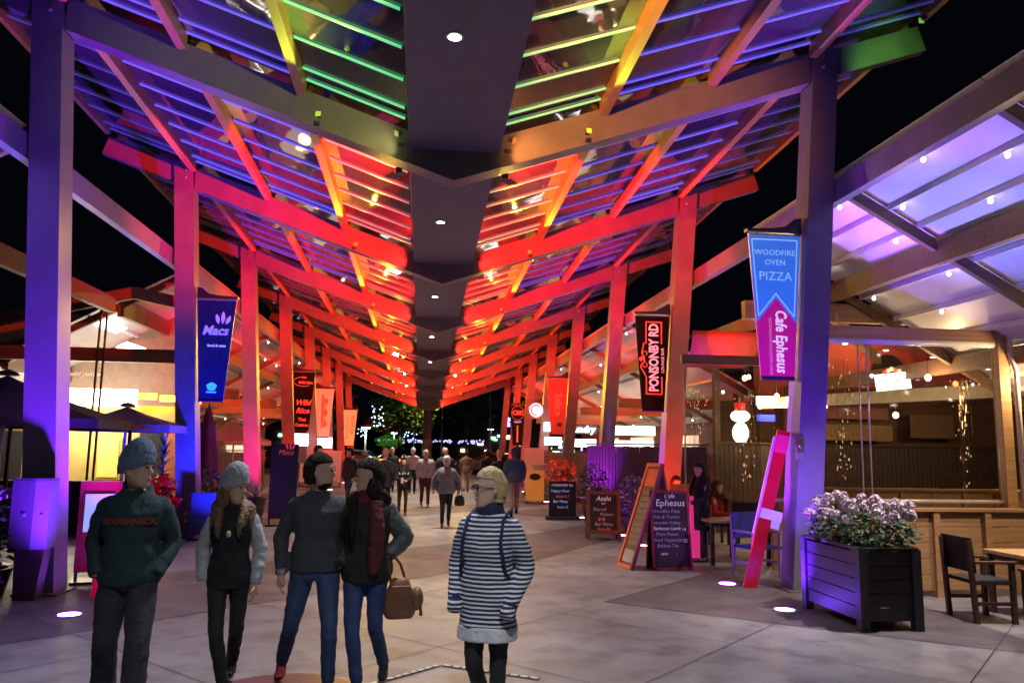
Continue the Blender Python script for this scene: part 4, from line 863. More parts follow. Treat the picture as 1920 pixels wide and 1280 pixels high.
t = thing('closed_umbrella', 'closed burgundy umbrella standing between the second and third left-hand columns', 'umbrella', (-4.85, 18.4, 0))
q = MB(); q.loft([[(r * (1 + .12 * math.cos(5 * a)) * math.cos(a), r * (1 + .12 * math.cos(5 * a)) * math.sin(a), z) for a in [2 * PI * k / 30 for k in range(30)]] for z, r in ((1.0, .3), (1.4, .27), (1.9, .2), (2.25, .15), (2.33, .17), (2.36, .12), (2.6, .06), (2.68, .02))]); q.obj('folded_canopy', bur, t, True)
q = MB(); q.tube([(0, 0, 0), (0, 0, 2.75)], .025, 8); q.obj('pole', brk, t); MB().lathe((0, 0, 0), [(.25, 0), (.25, .05), (.04, .08)], 14).obj('base', brk, t)
# ================================================================== plants in pots
potm = M('dark_pot', (.05, .035, .03), .5)
def pot(t, r, h, m=potm): MB().lathe((0, 0, 0), [(r * .75, 0), (r, h * .9), (r * 1.05, h * .9), (r * 1.05, h), (r * .88, h), (r * .86, h - .05)], 18).obj('pot', m, t)
def blade(mb, c, a, el, l, wd, droop=.3):
    c = Vector(c); pts = []
    for k in range(6):
        f = k / 5; e = el - droop * f * f * 2; pts.append((l * f * math.cos(el) , l * f * math.sin(el) - droop * l * f * f))
    d = Vector((math.cos(a), math.sin(a), 0)); sd = Vector((-math.sin(a), math.cos(a), 0)); vs = []
    for k, (r, z) in enumerate(pts):
        w2 = wd * (1 - (k / 5) ** 1.5) * (.6 + .4 * min(1, k)) + .001; vs += [c + d * r + Vector((0, 0, z)) + sd * w2, c + d * r + Vector((0, 0, z)) - sd * w2]
    mb.add(vs, [(2 * k, 2 * k + 1, 2 * k + 3, 2 * k + 2) for k in range(5)])
t = thing('potted_dracaena', 'potted spiky dracaena with red poinsettias left of the blue column', 'potted plant', (-5.15, 16.4, 0)); pot(t, .36, .72)
q = MB(); q.tube([(0, 0, .6), (.02, 0, 1.9)], .025, 6); q.obj('stem', timber_dk, t)
for k in range(34):
    q = MB(); blade(q, (.02, 0, 1.15 + .022 * k), k * 2.4, .55 + .02 * k, .42, .028, .35); q.obj('leaf_blade', leafd, t)
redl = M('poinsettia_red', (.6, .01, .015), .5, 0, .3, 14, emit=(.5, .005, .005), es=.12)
o = leaves(170, (.3, .3, .24), .13, seed=8).obj('poinsettia', redl, t); o.location = (0, -.05, 1.0); o2 = leaves(90, (.3, .3, .2), .1, seed=9).obj('green_leaves', leafd, t); o2.location = (0, 0, .85)
o3 = leaves(60, (.14, .14, .1), .12, seed=18).obj('poinsettia', redl, t); o3.location = (.28, -.1, .72)
t = thing('agave', 'spiky agave lit pink beside the tall black menu board', 'plant', (-3.95, 19.6, 0)); pot(t, .24, .6)
for k in range(17):
    q = MB(); blade(q, (0, 0, .6), k * 2.4, .35 + .06 * k, .5, .03, .12); q.obj('leaf_blade', M('agave_pale', (.45, .38, .42), .5), t)
def bush(label, loc, vol, n, m, size=.07, seed=1, potr=.25, poth=.45, name='potted_shrub', fl=None, z=None):
    t = thing(name, label, 'plant', loc); pot(t, potr, poth)
    o = leaves(n, vol, size, seed=seed).obj('foliage', m, t); o.location = (0, 0, z or poth + vol[2] * .85); stuff(o)
    q = MB()
    for k in range(5):
        a = k * 1.26; q = MB(); q.tube([(0, 0, poth - .1), (vol[0] * .5 * math.cos(a), vol[1] * .5 * math.sin(a), poth + vol[2] * 1.4)], [.014, .005], 5); q.obj('branch', timber_dk, t)
    for k in range(fl[1] if fl else 0):
        r = random.Random(seed * 50 + k); a, b = r.uniform(0, 6.28), r.uniform(-.3, 1.3)
        link('flower_head', fl[0], t, (vol[0] * math.cos(a) * math.cos(b), vol[1] * math.sin(a) * math.cos(b), (z or poth + vol[2] * .85) + vol[2] * math.sin(b)))
    return t
fr_o = flower_mesh(.07, 20, M('red_lit_petal', (.8, .2, .06), .6, emit=(1, .1, .02), es=.15), 21); fr_v = flower_mesh(.07, 20, M('petal_violet', (.55, .3, .7), .6), 22)
bush('orange-lit flower bush at the foot of the fourth right-hand column', (4.35, 24.6, 0), (.5, .4, .42), 420, M('red_lit_leaf', (.35, .12, .05), .6, 0, .4, 12), .09, 31, .3, .6, fl=(fr_o, 26))  # red light on the bush put into its leaf colour and petal glow
bush('violet-lit flowers beside the brown-framed A-board', (4.45, 19.6, 0), (.26, .26, .24), 160, leafd, .08, 32, .2, .55, fl=(fr_v, 18))
bush('violet twiggy shrub behind the leaning orange menu', (4.9, 17.9, 0), (.4, .35, .55), 260, M('violet_leaf', (.3, .26, .34), .6, 0, .4, 12), .07, 33, .25, .35)
bush('dark clipped hedge shrub against the dark paling fence', (4.5, 20.4, 0), (.42, .35, .62), 620, leafd, .07, 34, .3, .4)
bush('blue-lit leafy shrub at the left edge behind the steel cabinet', (-5.2, 10.3, 0), (.42, .4, .5), 420, leafd, .08, 35, .3, .35, fl=(fr_v, 14))
bush('low leafy shrub at the left edge below the cabinet', (-4.75, 9.1, 0), (.32, .3, .3), 300, leafd, .07, 36, .22, .2)
bush('tall flowering shrub between the second and third left-hand columns', (-4.6, 17.6, 0), (.35, .3, .5), 420, leafd, .08, 37, .28, .5)
bush('orange-lit potted flowers on the far right beside the menu lectern', (4.9, 28.0, 0), (.6, .4, .3), 260, M('red_lit_leaf'), .1, 38, .3, .9, fl=(fr_o, 22))
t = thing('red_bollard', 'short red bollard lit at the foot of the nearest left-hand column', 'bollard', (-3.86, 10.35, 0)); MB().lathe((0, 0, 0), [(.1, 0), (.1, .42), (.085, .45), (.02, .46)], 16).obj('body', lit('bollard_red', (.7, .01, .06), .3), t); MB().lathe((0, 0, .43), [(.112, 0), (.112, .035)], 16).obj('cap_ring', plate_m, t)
# ================================================================== people
def fabric(name, c=(.1, .1, .1), rough=.85, var=.25, scale=9, bump=.35, bscale=55): return M(name, c, rough, 0, var, scale, bump, bscale, stretch=(1, 1, .6))
skin = M('skin', (.62, .38, .28), .45, 0, .08, 20); skin_d = M('skin_tan', (.4, .24, .17), .5, 0, .08, 20)
def ringp(c, rx, ry, n=20, pw=2.3):
    out = []
    for k in range(n):
        a = 2 * PI * k / n; ca, sa = math.cos(a), math.sin(a)
        out.append((c[0] + rx * math.copysign(abs(ca) ** (2 / pw), ca), c[1] + ry * math.copysign(abs(sa) ** (2 / pw), sa), c[2]))
    return out
TMP = bpy.data.scenes.new('tmp_scene'); TVL = TMP.view_layers[0]
def remesh(mb, vox, name, mat, parent, wrinkle=0, smooth=3, freq=9, mats=None):
    me = mb.mesh('src'); o = bpy.data.objects.new('src', me); TMP.collection.objects.link(o)
    r = o.modifiers.new('r', 'REMESH'); r.mode = 'VOXEL'; r.voxel_size = vox
    s = o.modifiers.new('s', 'SMOOTH'); s.iterations = smooth; s.factor = .5
    TVL.update(); dg = TVL.depsgraph; m2 = bpy.data.meshes.new_from_object(o.evaluated_get(dg)); bpy.data.objects.remove(o); bpy.data.meshes.remove(me)
    if wrinkle:
        ns = [v.normal.copy() for v in m2.vertices]
        for v, nn in zip(m2.vertices, ns):
            p = v.co; d = noise.noise(Vector((p.x * freq, p.y * freq, p.z * freq * 1.5 + p.x * 3))) + .5 * noise.noise(Vector((p.x * freq * 2.3 + 5, p.y * freq * 2.3, p.z * freq * 3)))
            v.co = p + nn * wrinkle * d
    m2.name = name; m2.materials.clear(); m2.materials.append(mat); m2.shade_smooth()
    return link(name, m2, parent)
def limb(mb, pts, rad, n=12, sub=5):
    P = [Vector(p) for p in pts]; out = []; rr = []
    for i in range(len(P) - 1):
        p0 = P[max(i - 1, 0)]; p1 = P[i]; p2 = P[i + 1]; p3 = P[min(i + 2, len(P) - 1)]
        for k in range(sub):
            f = k / sub; a = p1.lerp(p2, f); c = .5 * ((2 * p1) + (p2 - p0) * f + (2 * p0 - 5 * p1 + 4 * p2 - p3) * f * f + (3 * p1 - p0 - 3 * p2 + p3) * f ** 3)
            out.append(a.lerp(c, .6)); rr.append(rad[i] + (rad[i + 1] - rad[i]) * f)
    out.append(P[-1]); rr.append(rad[-1]); mb.tube(out, rr, n)
def person(label, loc, rz, h=1.75, top=None, legs=None, shoe=None, hair=None, J=None, head=0., nod=0., build=1., long_hair=0, hat=None, hem=.9, skirt=None, detail=1, coat_open=False, sleeve=None, sk=None, female=False, bald=False, group=None, extra=None, hoodup=None, hands=(1, 1), jacket_w=0., baggy=.005):
    """figure modelled facing -Y at 1.75 m, then scaled; r = viewer's left when facing the camera"""
    t = thing('person', label, 'person', loc, rz, group); k = h / 1.75; t.scale = (k, k, k)
    sk = sk or skin; vox = .011 if detail > 1 else .02
    sw = (.162 if female else .178) * (1 + (build - 1) * .5)
    j = dict(hip_r=(-.09, 0, .92), hip_l=(.09, 0, .92), knee_r=(-.1, -.02, .5), knee_l=(.1, -.02, .5), ank_r=(-.1, .02, .09), ank_l=(.1, .02, .09),
             sh_r=(-sw, .015, 1.40), sh_l=(sw, .015, 1.40), el_r=(-sw - .06, .04, 1.14), el_l=(sw + .06, .04, 1.14), wr_r=(-sw - .055, -.04, .9), wr_l=(sw + .055, -.04, .9), toe_r=(0, -1, 0), toe_l=(0, -1, 0))
    j.update(J or {}); j = {a: Vector(b) for a, b in j.items()}
    bw = build; fb = .92 if female else 1.
    TR = [(.84, .13, .1, .01), (.9, .165, .115, .01), (.98, .165 * (1.03 if female else 1), .115, .01), (1.06, .145 * fb, .1, .0), (1.14, .138 * fb, .097, -.002), (1.24, .155 * fb, .108, -.004 if not female else -.014), (1.34, .17 * fb, .11, .0), (1.41, .165 * fb, .095, .012), (1.46, .11, .075, .018), (1.495, .058, .058, .02)]
    # --- body: one continuous skin surface
    b = MB()
    b.loft([ringp((0, y, z), rx * bw * .93, ry * bw * .93) for z, rx, ry, y in TR])
    for s in 'rl':
        limb(b, [j['hip_' + s], j['knee_' + s], j['ank_' + s]], [.07 * bw, .038, .03]); limb(b, [j['sh_' + s], j['el_' + s], j['wr_' + s]], [.05 * bw, .04, .026])
        limb(b, [j['ank_' + s] + Vector((0, .02, -.03)), j['ank_' + s] + Vector((0, 0, -.05)) + j['toe_' + s] * .14], [.035, .03], 10)
    # head
    hc = Vector((0, -.012, 1.632)); HR = Matrix.Rotation(head, 3, 'Z') @ Matrix.Rotation(nod, 3, 'X')
    HS = 1.09 if detail > 1 else 1.04
    def hp(v): return hc + HR @ Vector(v) * HS + Vector((0, 0, .008 * (HS > 1.05)))
    hd = MB()
    for z, rx, ry, y in ((-.118, .024, .026, -.05), (-.105, .042, .044, -.04), (-.08, .055, .066, -.022), (-.045, .064, .083, -.008), (0, .07, .093, 0), (.04, .0735, .096, .004), (.075, .069, .088, .006), (.1, .052, .066, .007), (.116, .024, .03, .007)):
        hd.__dict__.setdefault('r', []).append([hp(p) for p in ringp((0, y, z), rx, ry, 20, 2.1)])
    b.loft(hd.r)
    b.tube([hp((0, .03, -.02)), Vector((0, .03, 1.5)), Vector((0, .022, 1.44))], [.052, .054, .065], 14)
    b.tube([hp((0, -.088, .02)), hp((0, -.107, -.022)), hp((0, -.086, -.034))], [.008, .015, .012], 8)
    b.ell(hp((0, -.083, -.062)), (.024, .012, .011), 8, 6); b.ell(hp((0, -.078, -.1)), (.02, .014, .016), 8, 6)
    for s in (-1, 1): b.ell(hp((s * .073, .012, -.012)), (.013, .02, .032), 8, 6); b.ell(hp((s * .032, -.083, .03)), (.02, .01, .008), 8, 6)
    # hands with five fingers
    for s, on in zip('rl', hands):
        if not on: continue
        w = j['wr_' + s]; d = (w - j['el_' + s]).normalized(); inward = Vector((1 if s == 'r' else -1, 0, 0)); fw = Vector((0, -1, 0)); fw = (fw - d * fw.dot(d)).normalized()
        pc = w + d * .05; limb(b, [w, w + d * .05, w + d * .085], [.026, .034, .032], 10)
        for q in range(4):
            o = w + d * .08 + fw * (.027 - .018 * q); l = (.062, .072, .068, .052)[q]
            limb(b, [o, o + d * l * .5 + inward * .006, o + d * l * .92 + inward * .024], [.0095, .009, .007], 7, 3)
        limb(b, [w + d * .03 + fw * .028, w + d * .06 + fw * .05 + inward * .01, w + d * .095 + fw * .05 + inward * .022], [.012, .011, .008], 7, 3)
    body = remesh(b, vox * (.8 if detail > 1 else 1), 'body', sk, t, 0, 2)
    for s in (-1, 1):
        if detail > 1: MB().ell(hp((s * .032, -.093, .036)), (.019, .006, .005), 8, 5, HR).obj('eyebrow', hair or BROWN_H, t)
        if detail > 1 and s > 0: MB().ell(hp((0, -.0935, -.06)), (.023, .006, .007), 8, 5, HR).obj('lips', M('lip_tone', (.42, .16, .14), .4), t)
        if detail > 1: MB().ell(hp((s * .031, -.0925, .012)), (.012, .006, .007), 8, 6).obj('eye', M('eye_dark', (.03, .025, .02), .2), t)
    # --- trousers
    lm = legs
    q = MB(); th = .014
    q.loft([ringp((0, y, z), rx * bw + th, ry * bw + th) for z, rx, ry, y in TR if z < 1.05] + [ringp((0, 0, 1.09), .15 * bw + th * .7, .105 * bw + th * .7)])
    for s in 'rl':
        A = j['ank_' + s]; Kn = j['knee_' + s]; dn = (A - Kn).normalized()
        sl = .003 if female else baggy
        limb(q, [j['hip_' + s] + Vector((0, 0, -.02)), j['hip_' + s].lerp(Kn, .5), Kn, Kn.lerp(A, .45), A - dn * .01], [.088 * bw + th * .6, .074 * bw + sl, .056 + sl, .052 + sl * 1.2, .042 + sl * 1.8], 14)
    remesh(q, vox, 'trousers', lm, t, .006 if detail > 1 else .004, 2, 11)
    # --- top
    if top:
        q = MB(); tt = .022 + jacket_w
        rs = []
        zs = [hem] + [z for z, *_ in TR if z > hem + .03]
        for z in zs:
            a = ([r for r in TR if r[0] <= z + 1e-6] or TR[:1])[-1]; nx = [r for r in TR if r[0] >= z - 1e-6][0]; f = 0 if nx[0] == a[0] else (z - a[0]) / (nx[0] - a[0])
            rx, ry, y = [a[m] + (nx[m] - a[m]) * f for m in (1, 2, 3)]
            fl = (skirt if isinstance(skirt, float) else 0) * max(0, 1.1 - z)
            cl = .8 if z > 1.44 else 1
            rs.append(ringp((0, y, z), max(rx, .155 * fb if z < 1.1 else 0) * bw + tt * cl + fl, max(ry, .11 if z < 1.1 else 0) * bw + tt * cl + fl))
        q.loft(rs)
        slv = {}
        for s in 'rl':
            w, e = j['wr_' + s], j['el_' + s]; d = (w - e).normalized(); tgt = q
            if sleeve and s in sleeve: tgt = slv[s] = MB()
            limb(tgt, [Vector((j['sh_' + s].x * .5, .015, 1.405)), j['sh_' + s] * .94 + Vector((0, 0, .075)), j['sh_' + s] + Vector((math.copysign(.022, j['sh_' + s].x), .005, -.09)), e, e.lerp(w, .6), w - d * .0], [.055, .056 * bw + jacket_w * .6, .06 * bw + jacket_w, .054 + jacket_w, .047 + jacket_w, .041 + jacket_w * .6], 14)
        if hoodup == 'down': q.tube([(-.09, .03, 1.47), (-.06, .1, 1.5), (0, .13, 1.51), (.06, .1, 1.5), (.09, .03, 1.47)], [.03, .045, .05, .045, .03], 10)
        if hoodup == 'cowl': q.loft([ringp((0, .012, 1.46), .1, .09), ringp((0, .008, 1.5), .085, .085), ringp((0, .006, 1.535), .08, .082), ringp((0, .01, 1.55), .07, .072)])
        for s, m_ in slv.items(): remesh(m_, vox, 'sleeve', sleeve[s], t, .008, 2, 12)
        remesh(q, vox, 'top', top, t, .009 if detail > 1 else .006, 2, 8)
    # --- shoes
    for s in 'rl':
        a = j['ank_' + s]; to = j['toe_' + s].normalized(); q = MB()
        limb(q, [a - to * .05 + Vector((0, 0, -.055)), a + to * .06 + Vector((0, 0, -.05)), a + to * .175 + Vector((0, 0, -.066))], [.036, .044, .026], 12)
        limb(q, [a + Vector((0, 0, .02)), a + Vector((0, 0, -.04))], [.038, .042], 12)
        o = remesh(q, vox, 'shoe', shoe, t, 0, 1)
        for v in o.data.vertices: v.co.z = max(v.co.z, a.z - .088)
    # --- hair / hat
    def cap(grow, zlow, front, m, nm, zs=None, back=0, tilt=0., tall=0.):
        q = MB(); rs = []
        for z in [zlow + (.135 + grow + tall - zlow) * u / 9 for u in range(10)]:
            f = max(0, 1 - (max(0, z - .02 - tall * .6) / (.118 + grow + tall * .4)) ** 2) ** .5 if z > .02 else 1
            yo = .008; rx, ry = (.076 + grow) * f, (.1 + grow) * f
            if z < front: yo = .05; ry = .062 + grow
            if z < -.05: rx *= .82; ry *= .8
            rs.append([hp((p[0], p[1], p[2] - p[1] * tilt)) for p in ringp((0, yo + back, z), max(rx, .012), max(ry, .012), 20, 2.1)])
        q.loft(rs); return remesh(q, vox, nm, m, t, .006 if detail > 1 else .003, 1, 40)
    if hoodup and hoodup not in ('down', 'cowl'): cap(.03, -.11, .035, hoodup, 'hood')
    elif hat: cap(.018, .0, -.1, hat, 'knit_hat', tilt=.32, tall=.05)
    if hair and not (hoodup and hoodup not in ('down', 'cowl')):
        if not hat: cap(.009 if detail > 1 else .02, -.085 if not bald else -.05, .055 if not bald else .14, hair, 'hair') if not bald else cap(.012, -.06, .3, hair, 'hair', back=.012)
        if long_hair:
            q = MB(); L_ = long_hair; yb_ = .06
            q.loft([[hp(p) for p in ringp((0, .055, .02), .07, .05, 16)], [hp(p) for p in ringp((0, .06, -.07), .082, .05, 16)], ringp((0, .09, 1.5), .12, .07, 16), ringp((.0, .13, 1.5 - L_ * .5), .14, .05, 16), ringp((.0, .14, 1.5 - L_), .08, .035, 16)])
            for s in (-1, 1): limb(q, [hp((s * .05, .035, .05)), hp((s * .066, .03, -.02)), hp((s * .078, .012, -.09)), Vector((s * .1, -.075, 1.46)), Vector((s * .085, -.165, 1.5 - L_ * .6)), Vector((s * .08, -.16, 1.5 - L_ * .95))], [.02, .04, .046, .044, .034, .008], 10); limb(q, [hp((s * .05, .05, .04)), hp((s * .08, .045, -.09)), Vector((s * .14, .0, 1.47)), Vector((s * .15, -.08, 1.5 - L_ * .7))], [.02, .045, .045, .012], 10)
            remesh(q, vox, 'long_hair', hair, t, .01, 1, 45)
    if extra: extra(t, j, hp, vox)
    return t
DK = fabric('black_cloth', (.018, .018, .022)); JEAN = fabric('blue_denim', (.035, .06, .15), .8, .3, 14); JEAN2 = fabric('dark_denim', (.03, .045, .1), .8, .3, 14)
GREYK = fabric('charcoal_knit', (.055, .058, .07), .9, .2, 60, .6, 120); TEAL = fabric('dark_green_fleece', (.013, .034, .042)); TRK = fabric('grey_track', (.032, .03, .04))
BK_SHOE = M('black_shoe', (.015, .015, .017), .4); RED_SHOE = M('red_shoe', (.4, .05, .035), .5); BROWN_H = M('dark_brown_hair', (.03, .018, .012), .75, 0, .4, 60, .6, 160, spec=.15, stretch=(1, 1, .25)); BLOND = M('blond_hair', (.5, .36, .17), .5, 0, .3, 40, .4, 120); GREYH = M('grey_hair', (.5, .48, .46), .55, 0, .2, 40, .3, 120)
BEAN_B = fabric('blue_knit', (.16, .22, .36), .9, .2, 50, .8, 90); BEAN_G = fabric('grey_knit', (.42, .43, .48), .9, .2, 50, .8, 90)
# 1 man in green hoodie and blue beanie
def curved(o, k):
    for v in o.data.vertices: v.co.z -= k * v.co.x ** 2      # wrap the print round the chest
    return o
def x1(t, j, hp, v): curved(text('ROUGHNECK', .054, M('red_print', (.24, .035, .03), .8, 0, .3, 30), t, (.0, -.158, 1.29), bold=.003), 1.6)
person('man in dark green hoodie and blue knit beanie, hands in pockets, looking right', (-2.05, 6.0, 0), .12, 1.81, TEAL, TRK, BK_SHOE, BROWN_H, dict(el_r=(-.25, .08, 1.13), el_l=(.25, .08, 1.13), wr_r=(-.19, -.08, .93), wr_l=(.19, -.08, .93), knee_r=(-.12, .0, .5), ank_r=(-.15, .18, .13), toe_r=(0, -.9, -.35), ank_l=(.1, -.12, .09), knee_l=(.11, -.14, .5)), 1.15, 0, 1.04, hat=BEAN_B, hem=.86, detail=2, hoodup='down', baggy=.024, extra=x1, hands=(0, 0), jacket_w=.01, group=None)
# 2 woman in black jacket with pale sleeves
def x2(t, j, hp, v):
    MB().ell((.0, -.15, 1.28), (.02, .012, .028), 8, 6).obj('toggle', M('brass_toggle', (.6, .5, .3), .4), t)
person('woman in grey beanie and black jacket with pale sleeves, walking, looking right', (-1.45, 6.4, 0), .06, 1.65, fabric('black_jacket', (.012, .012, .016)), DK, BK_SHOE, M('brown_hair', (.16, .09, .05), .5, 0, .3, 40, .4, 120), dict(el_r=(-.225, .05, 1.13), el_l=(.225, .05, 1.13), wr_r=(-.195, -.03, .9), wr_l=(.21, -.03, .87), knee_r=(-.05, -.14, .5), ank_r=(.02, -.08, .09), knee_l=(.075, .03, .5), ank_l=(.02, .28, .2), toe_l=(0, -.7, -.7)), 1.0, .05, .9, long_hair=.26, hat=BEAN_G, hem=.84, detail=2, female=True, extra=x2, hands=(0, 1), jacket_w=.008, sleeve=dict(r=fabric('pale_grey_knit', (.42, .42, .46)), l=fabric('pale_grey_knit')))
# 3 man in charcoal sweater and jeans
def HRX(hp): return Matrix([hp(a) - hp((0, 0, 0)) for a in ((1, 0, 0), (0, 1, 0), (0, 0, 1))]).transposed()
def x3(t, j, hp, v):
    q = MB(); q.ell(hp((0, -.036, -.084)), (.054, .056, .043), 14, 10, HRX(hp)); remesh(q, v * .8, 'beard', BROWN_H, t, .002, 1)
    w = j['wr_r']; q = MB(); q.lathe(tuple(w + Vector((0, 0, .03))), [(.04, -.02), (.043, 0), (.04, .02)], 12); q.obj('watch', plate_m, t)
person('bearded man in charcoal sweater and blue jeans, head turned to the right', (-.80, 6.4, 0), .1, 1.79, GREYK, JEAN, RED_SHOE, BROWN_H, dict(el_r=(-.265, .05, 1.14), wr_r=(-.25, -.05, .88), el_l=(.25, .08, 1.14), wr_l=(.18, -.1, .96), knee_r=(-.16, .03, .5), ank_r=(-.23, .28, .17), toe_r=(-.1, -.8, -.55), knee_l=(.12, -.15, .5), ank_l=(.13, -.05, .09), toe_l=(.35, -1, 0)), 1.35, 0, 1.02, hem=.9, detail=2, extra=x3, hands=(1, 0), jacket_w=.006)
# 4 woman with long dark hair, scarf and bag
def x4(t, j, hp, v):
    sc_ = fabric('wine_scarf', (.1, .016, .02), .9, .3, 20); q = MB()
    q.loft([ringp((0, .005, 1.42), .12, .11), ringp((0, 0, 1.47), .125, .115), ringp((0, .0, 1.52), .105, .1), ringp((0, .005, 1.55), .085, .085)]); limb(q, [(.08, -.1, 1.46), (.1, -.15, 1.25), (.1, -.16, 1.05), (.09, -.15, .92)], [.055, .065, .06, .045], 10)
    remesh(q, v, 'scarf', sc_, t, .008, 2, 16)
person('woman with long dark hair, wine scarf, black jacket and blue jeans, facing left', (-.41, 6.4, 0), -.15, 1.75, fabric('black_wool', (.02, .015, .016)), fabric('mid_denim', (.03, .055, .17), .8, .3, 14), BK_SHOE, M('black_hair', (.02, .012, .009), .7, 0, .4, 60, .6, 160, spec=.2, stretch=(1, 1, .2)), dict(el_l=(.285, .1, 1.17), wr_l=(.18, -.06, 1.04), el_r=(-.24, .03, 1.14), wr_r=(-.18, -.1, .95), knee_r=(-.06, -.14, .5), ank_r=(-.02, -.08, .09), knee_l=(.085, .0, .5), ank_l=(.12, .24, .16), toe_l=(.1, -.8, -.5)), -1.25, 0, 1.0, long_hair=.42, hem=.84, detail=2, female=True, extra=x4, hands=(0, 0), jacket_w=.018, sleeve=dict(l=M('grey_leather', (.09, .1, .105), .42, 0, .25, 9, .4, 40)))
lea = M('tan_leather', (.2, .085, .04), .45, 0, .3, 8, .2, 60); lea_d = M('dark_leather', (.1, .045, .03), .45, 0, .3, 8)
t = thing('handbag', 'brown leather handbag hanging at the side of the long-haired woman', 'handbag', (-.14, 6.3, .58), .2)
q = MB(); q.loft([ringp((0, 0, z), rx, ry, 18, 3) for z, rx, ry in ((0, .1, .06), (.04, .125, .075), (.18, .11, .065), (.27, .075, .04), (.3, .05, .025))]); q.obj('bag_body', lea, t, True)
q = MB(); q.ell((.13, -.02, .14), (.055, .06, .09), 10, 8); q.obj('side_pocket', lea, t, True); MB().box((0, -.07, .2), (.14, .02, .1), rotx(.25)).obj('flap', lea, t)
q = MB(); q.tube([(-.07, 0, .26), (-.1, .01, .42), (-.11, .02, .5), (-.08, .02, .5), (.0, .01, .4), (.05, 0, .26)], .011, 7); q.obj('handle', lea_d, t)
q = MB(); q.tube([(.15, -.05, .16), (.16, -.06, .02)], [.008, .014], 6); q.obj('tassel', lea_d, t)
# 5 woman in striped tunic
stripe = bpy.data.materials.new('navy_white_stripe'); stripe.use_nodes = True
nt = stripe.node_tree; b_ = nt.nodes['Principled BSDF']; b_.inputs['Roughness'].default_value = .85
tc = nt.nodes.new('ShaderNodeTexCoord'); sx = nt.nodes.new('ShaderNodeSeparateXYZ'); nzs = nt.nodes.new('ShaderNodeTexNoise'); nzs.inputs['Scale'].default_value = 5
mm = nt.nodes.new('ShaderNodeMath'); mm.operation = 'MULTIPLY_ADD'; mm.inputs[1].default_value = .02
m2_ = nt.nodes.new('ShaderNodeMath'); m2_.operation = 'MULTIPLY'; m2_.inputs[1].default_value = 1 / .0285
m3_ = nt.nodes.new('ShaderNodeMath'); m3_.operation = 'FRACT'; m4_ = nt.nodes.new('ShaderNodeMath'); m4_.operation = 'GREATER_THAN'; m4_.inputs[1].default_value = .55
mx_ = nt.nodes.new('ShaderNodeMix'); mx_.data_type = 'RGBA'; mx_.inputs[6].default_value = (.02, .025, .09, 1); mx_.inputs[7].default_value = (.7, .69, .7, 1)
nt.links.new(tc.outputs['Object'], nzs.inputs['Vector']); nt.links.new(tc.outputs['Object'], sx.inputs[0]); nt.links.new(nzs.outputs['Fac'], mm.inputs[0]); nt.links.new(sx.outputs['Z'], mm.inputs[2]); nt.links.new(mm.outputs[0], m2_.inputs[0]); nt.links.new(m2_.outputs[0], m3_.inputs[0]); nt.links.new(m3_.outputs[0], m4_.inputs[0]); nt.links.new(m4_.outputs[0], mx_.inputs[0]); nt.links.new(mx_.outputs[2], b_.inputs['Base Color'])
def x5(t, j, hp, v):
    q = MB(); q.loft([ringp((0, .005, .645), .21, .172), ringp((0, .005, .74), .202, .166)]); remesh(q, v, 'white_hem', fabric('white_cotton', (.6, .6, .64)), t, .003, 2, 12)
    nv = fabric('navy_cuff', (.015, .02, .07))
    for s in 'rl':
        d = (j['wr_' + s] - j['el_' + s]).normalized(); q = MB(); limb(q, [j['wr_' + s] - d * .05, j['wr_' + s] + d * .02], [.05, .052], 12); remesh(q, v, 'cuff', nv, t, 0, 1)
        q = MB(); limb(q, [j['wr_' + s] + d * .01 , j['wr_' + s] + d * .08], [.055, .05], 12); remesh(q, v, 'pocket_bulge', stripe, t, 0, 1)
    q = MB(); q.loft([ringp((0, .012, 1.455), .112, .1), ringp((0, .008, 1.49), .1, .096), ringp((0, .004, 1.53), .092, .09), ringp((0, .006, 1.545), .078, .078)]); remesh(q, v, 'cowl_collar', nv, t, .004, 1)
    for s in (-1, 1):
        q = MB(); q.tube([(s * .12, .1, 1.0), (s * .135, .16, 1.3), (s * .13, .06, 1.5), (s * .13, -.09, 1.44), (s * .135, -.16, 1.3), (s * .16, -.12, 1.1), (s * .19, .02, 1.0)], .012, 6, True, .45); q.obj('rucksack_strap', nv, t, True)
    q = MB(); q.loft([ringp((0, .2, z), rx, ry, 16, 3) for z, rx, ry in ((.98, .1, .05), (1.02, .13, .075), (1.25, .13, .08), (1.4, .11, .06), (1.43, .07, .04))]); q.obj('rucksack', nv, t, True)
    gl = M('glasses_frame', (.03, .03, .08), .3)
    for s in (-1, 1):
        q = MB(); q.tube([hp((s * .033 + .023 * math.cos(a), -.1, .012 + .017 * math.sin(a))) for a in [2 * PI * k / 12 for k in range(13)]], .003, 5); q.obj('glasses_rim', gl, t)
        q = MB(); q.tube([hp((s * .056, -.098, .016)), hp((s * .075, -.03, .012)), hp((s * .077, .02, .005))], .0035, 5); q.obj('glasses_arm', gl, t)
person('woman with short blond hair and glasses in navy and white striped tunic, facing left', (.47, 5.4, 0), -.42, 1.72, stripe, DK, BK_SHOE, BLOND, dict(el_r=(-.245, .06, 1.12), wr_r=(-.2, -.1, .9), el_l=(.245, .09, 1.12), wr_l=(.19, -.1, .88), knee_r=(-.07, -.07, .5), ank_r=(-.06, .16, .15), toe_r=(0, -.8, -.5), knee_l=(.08, .0, .5), ank_l=(.08, .0, .09)), -.85, .02, 1.03, hem=.7, skirt=.05, detail=2, female=True, extra=x5, hands=(0, 0), jacket_w=.012)
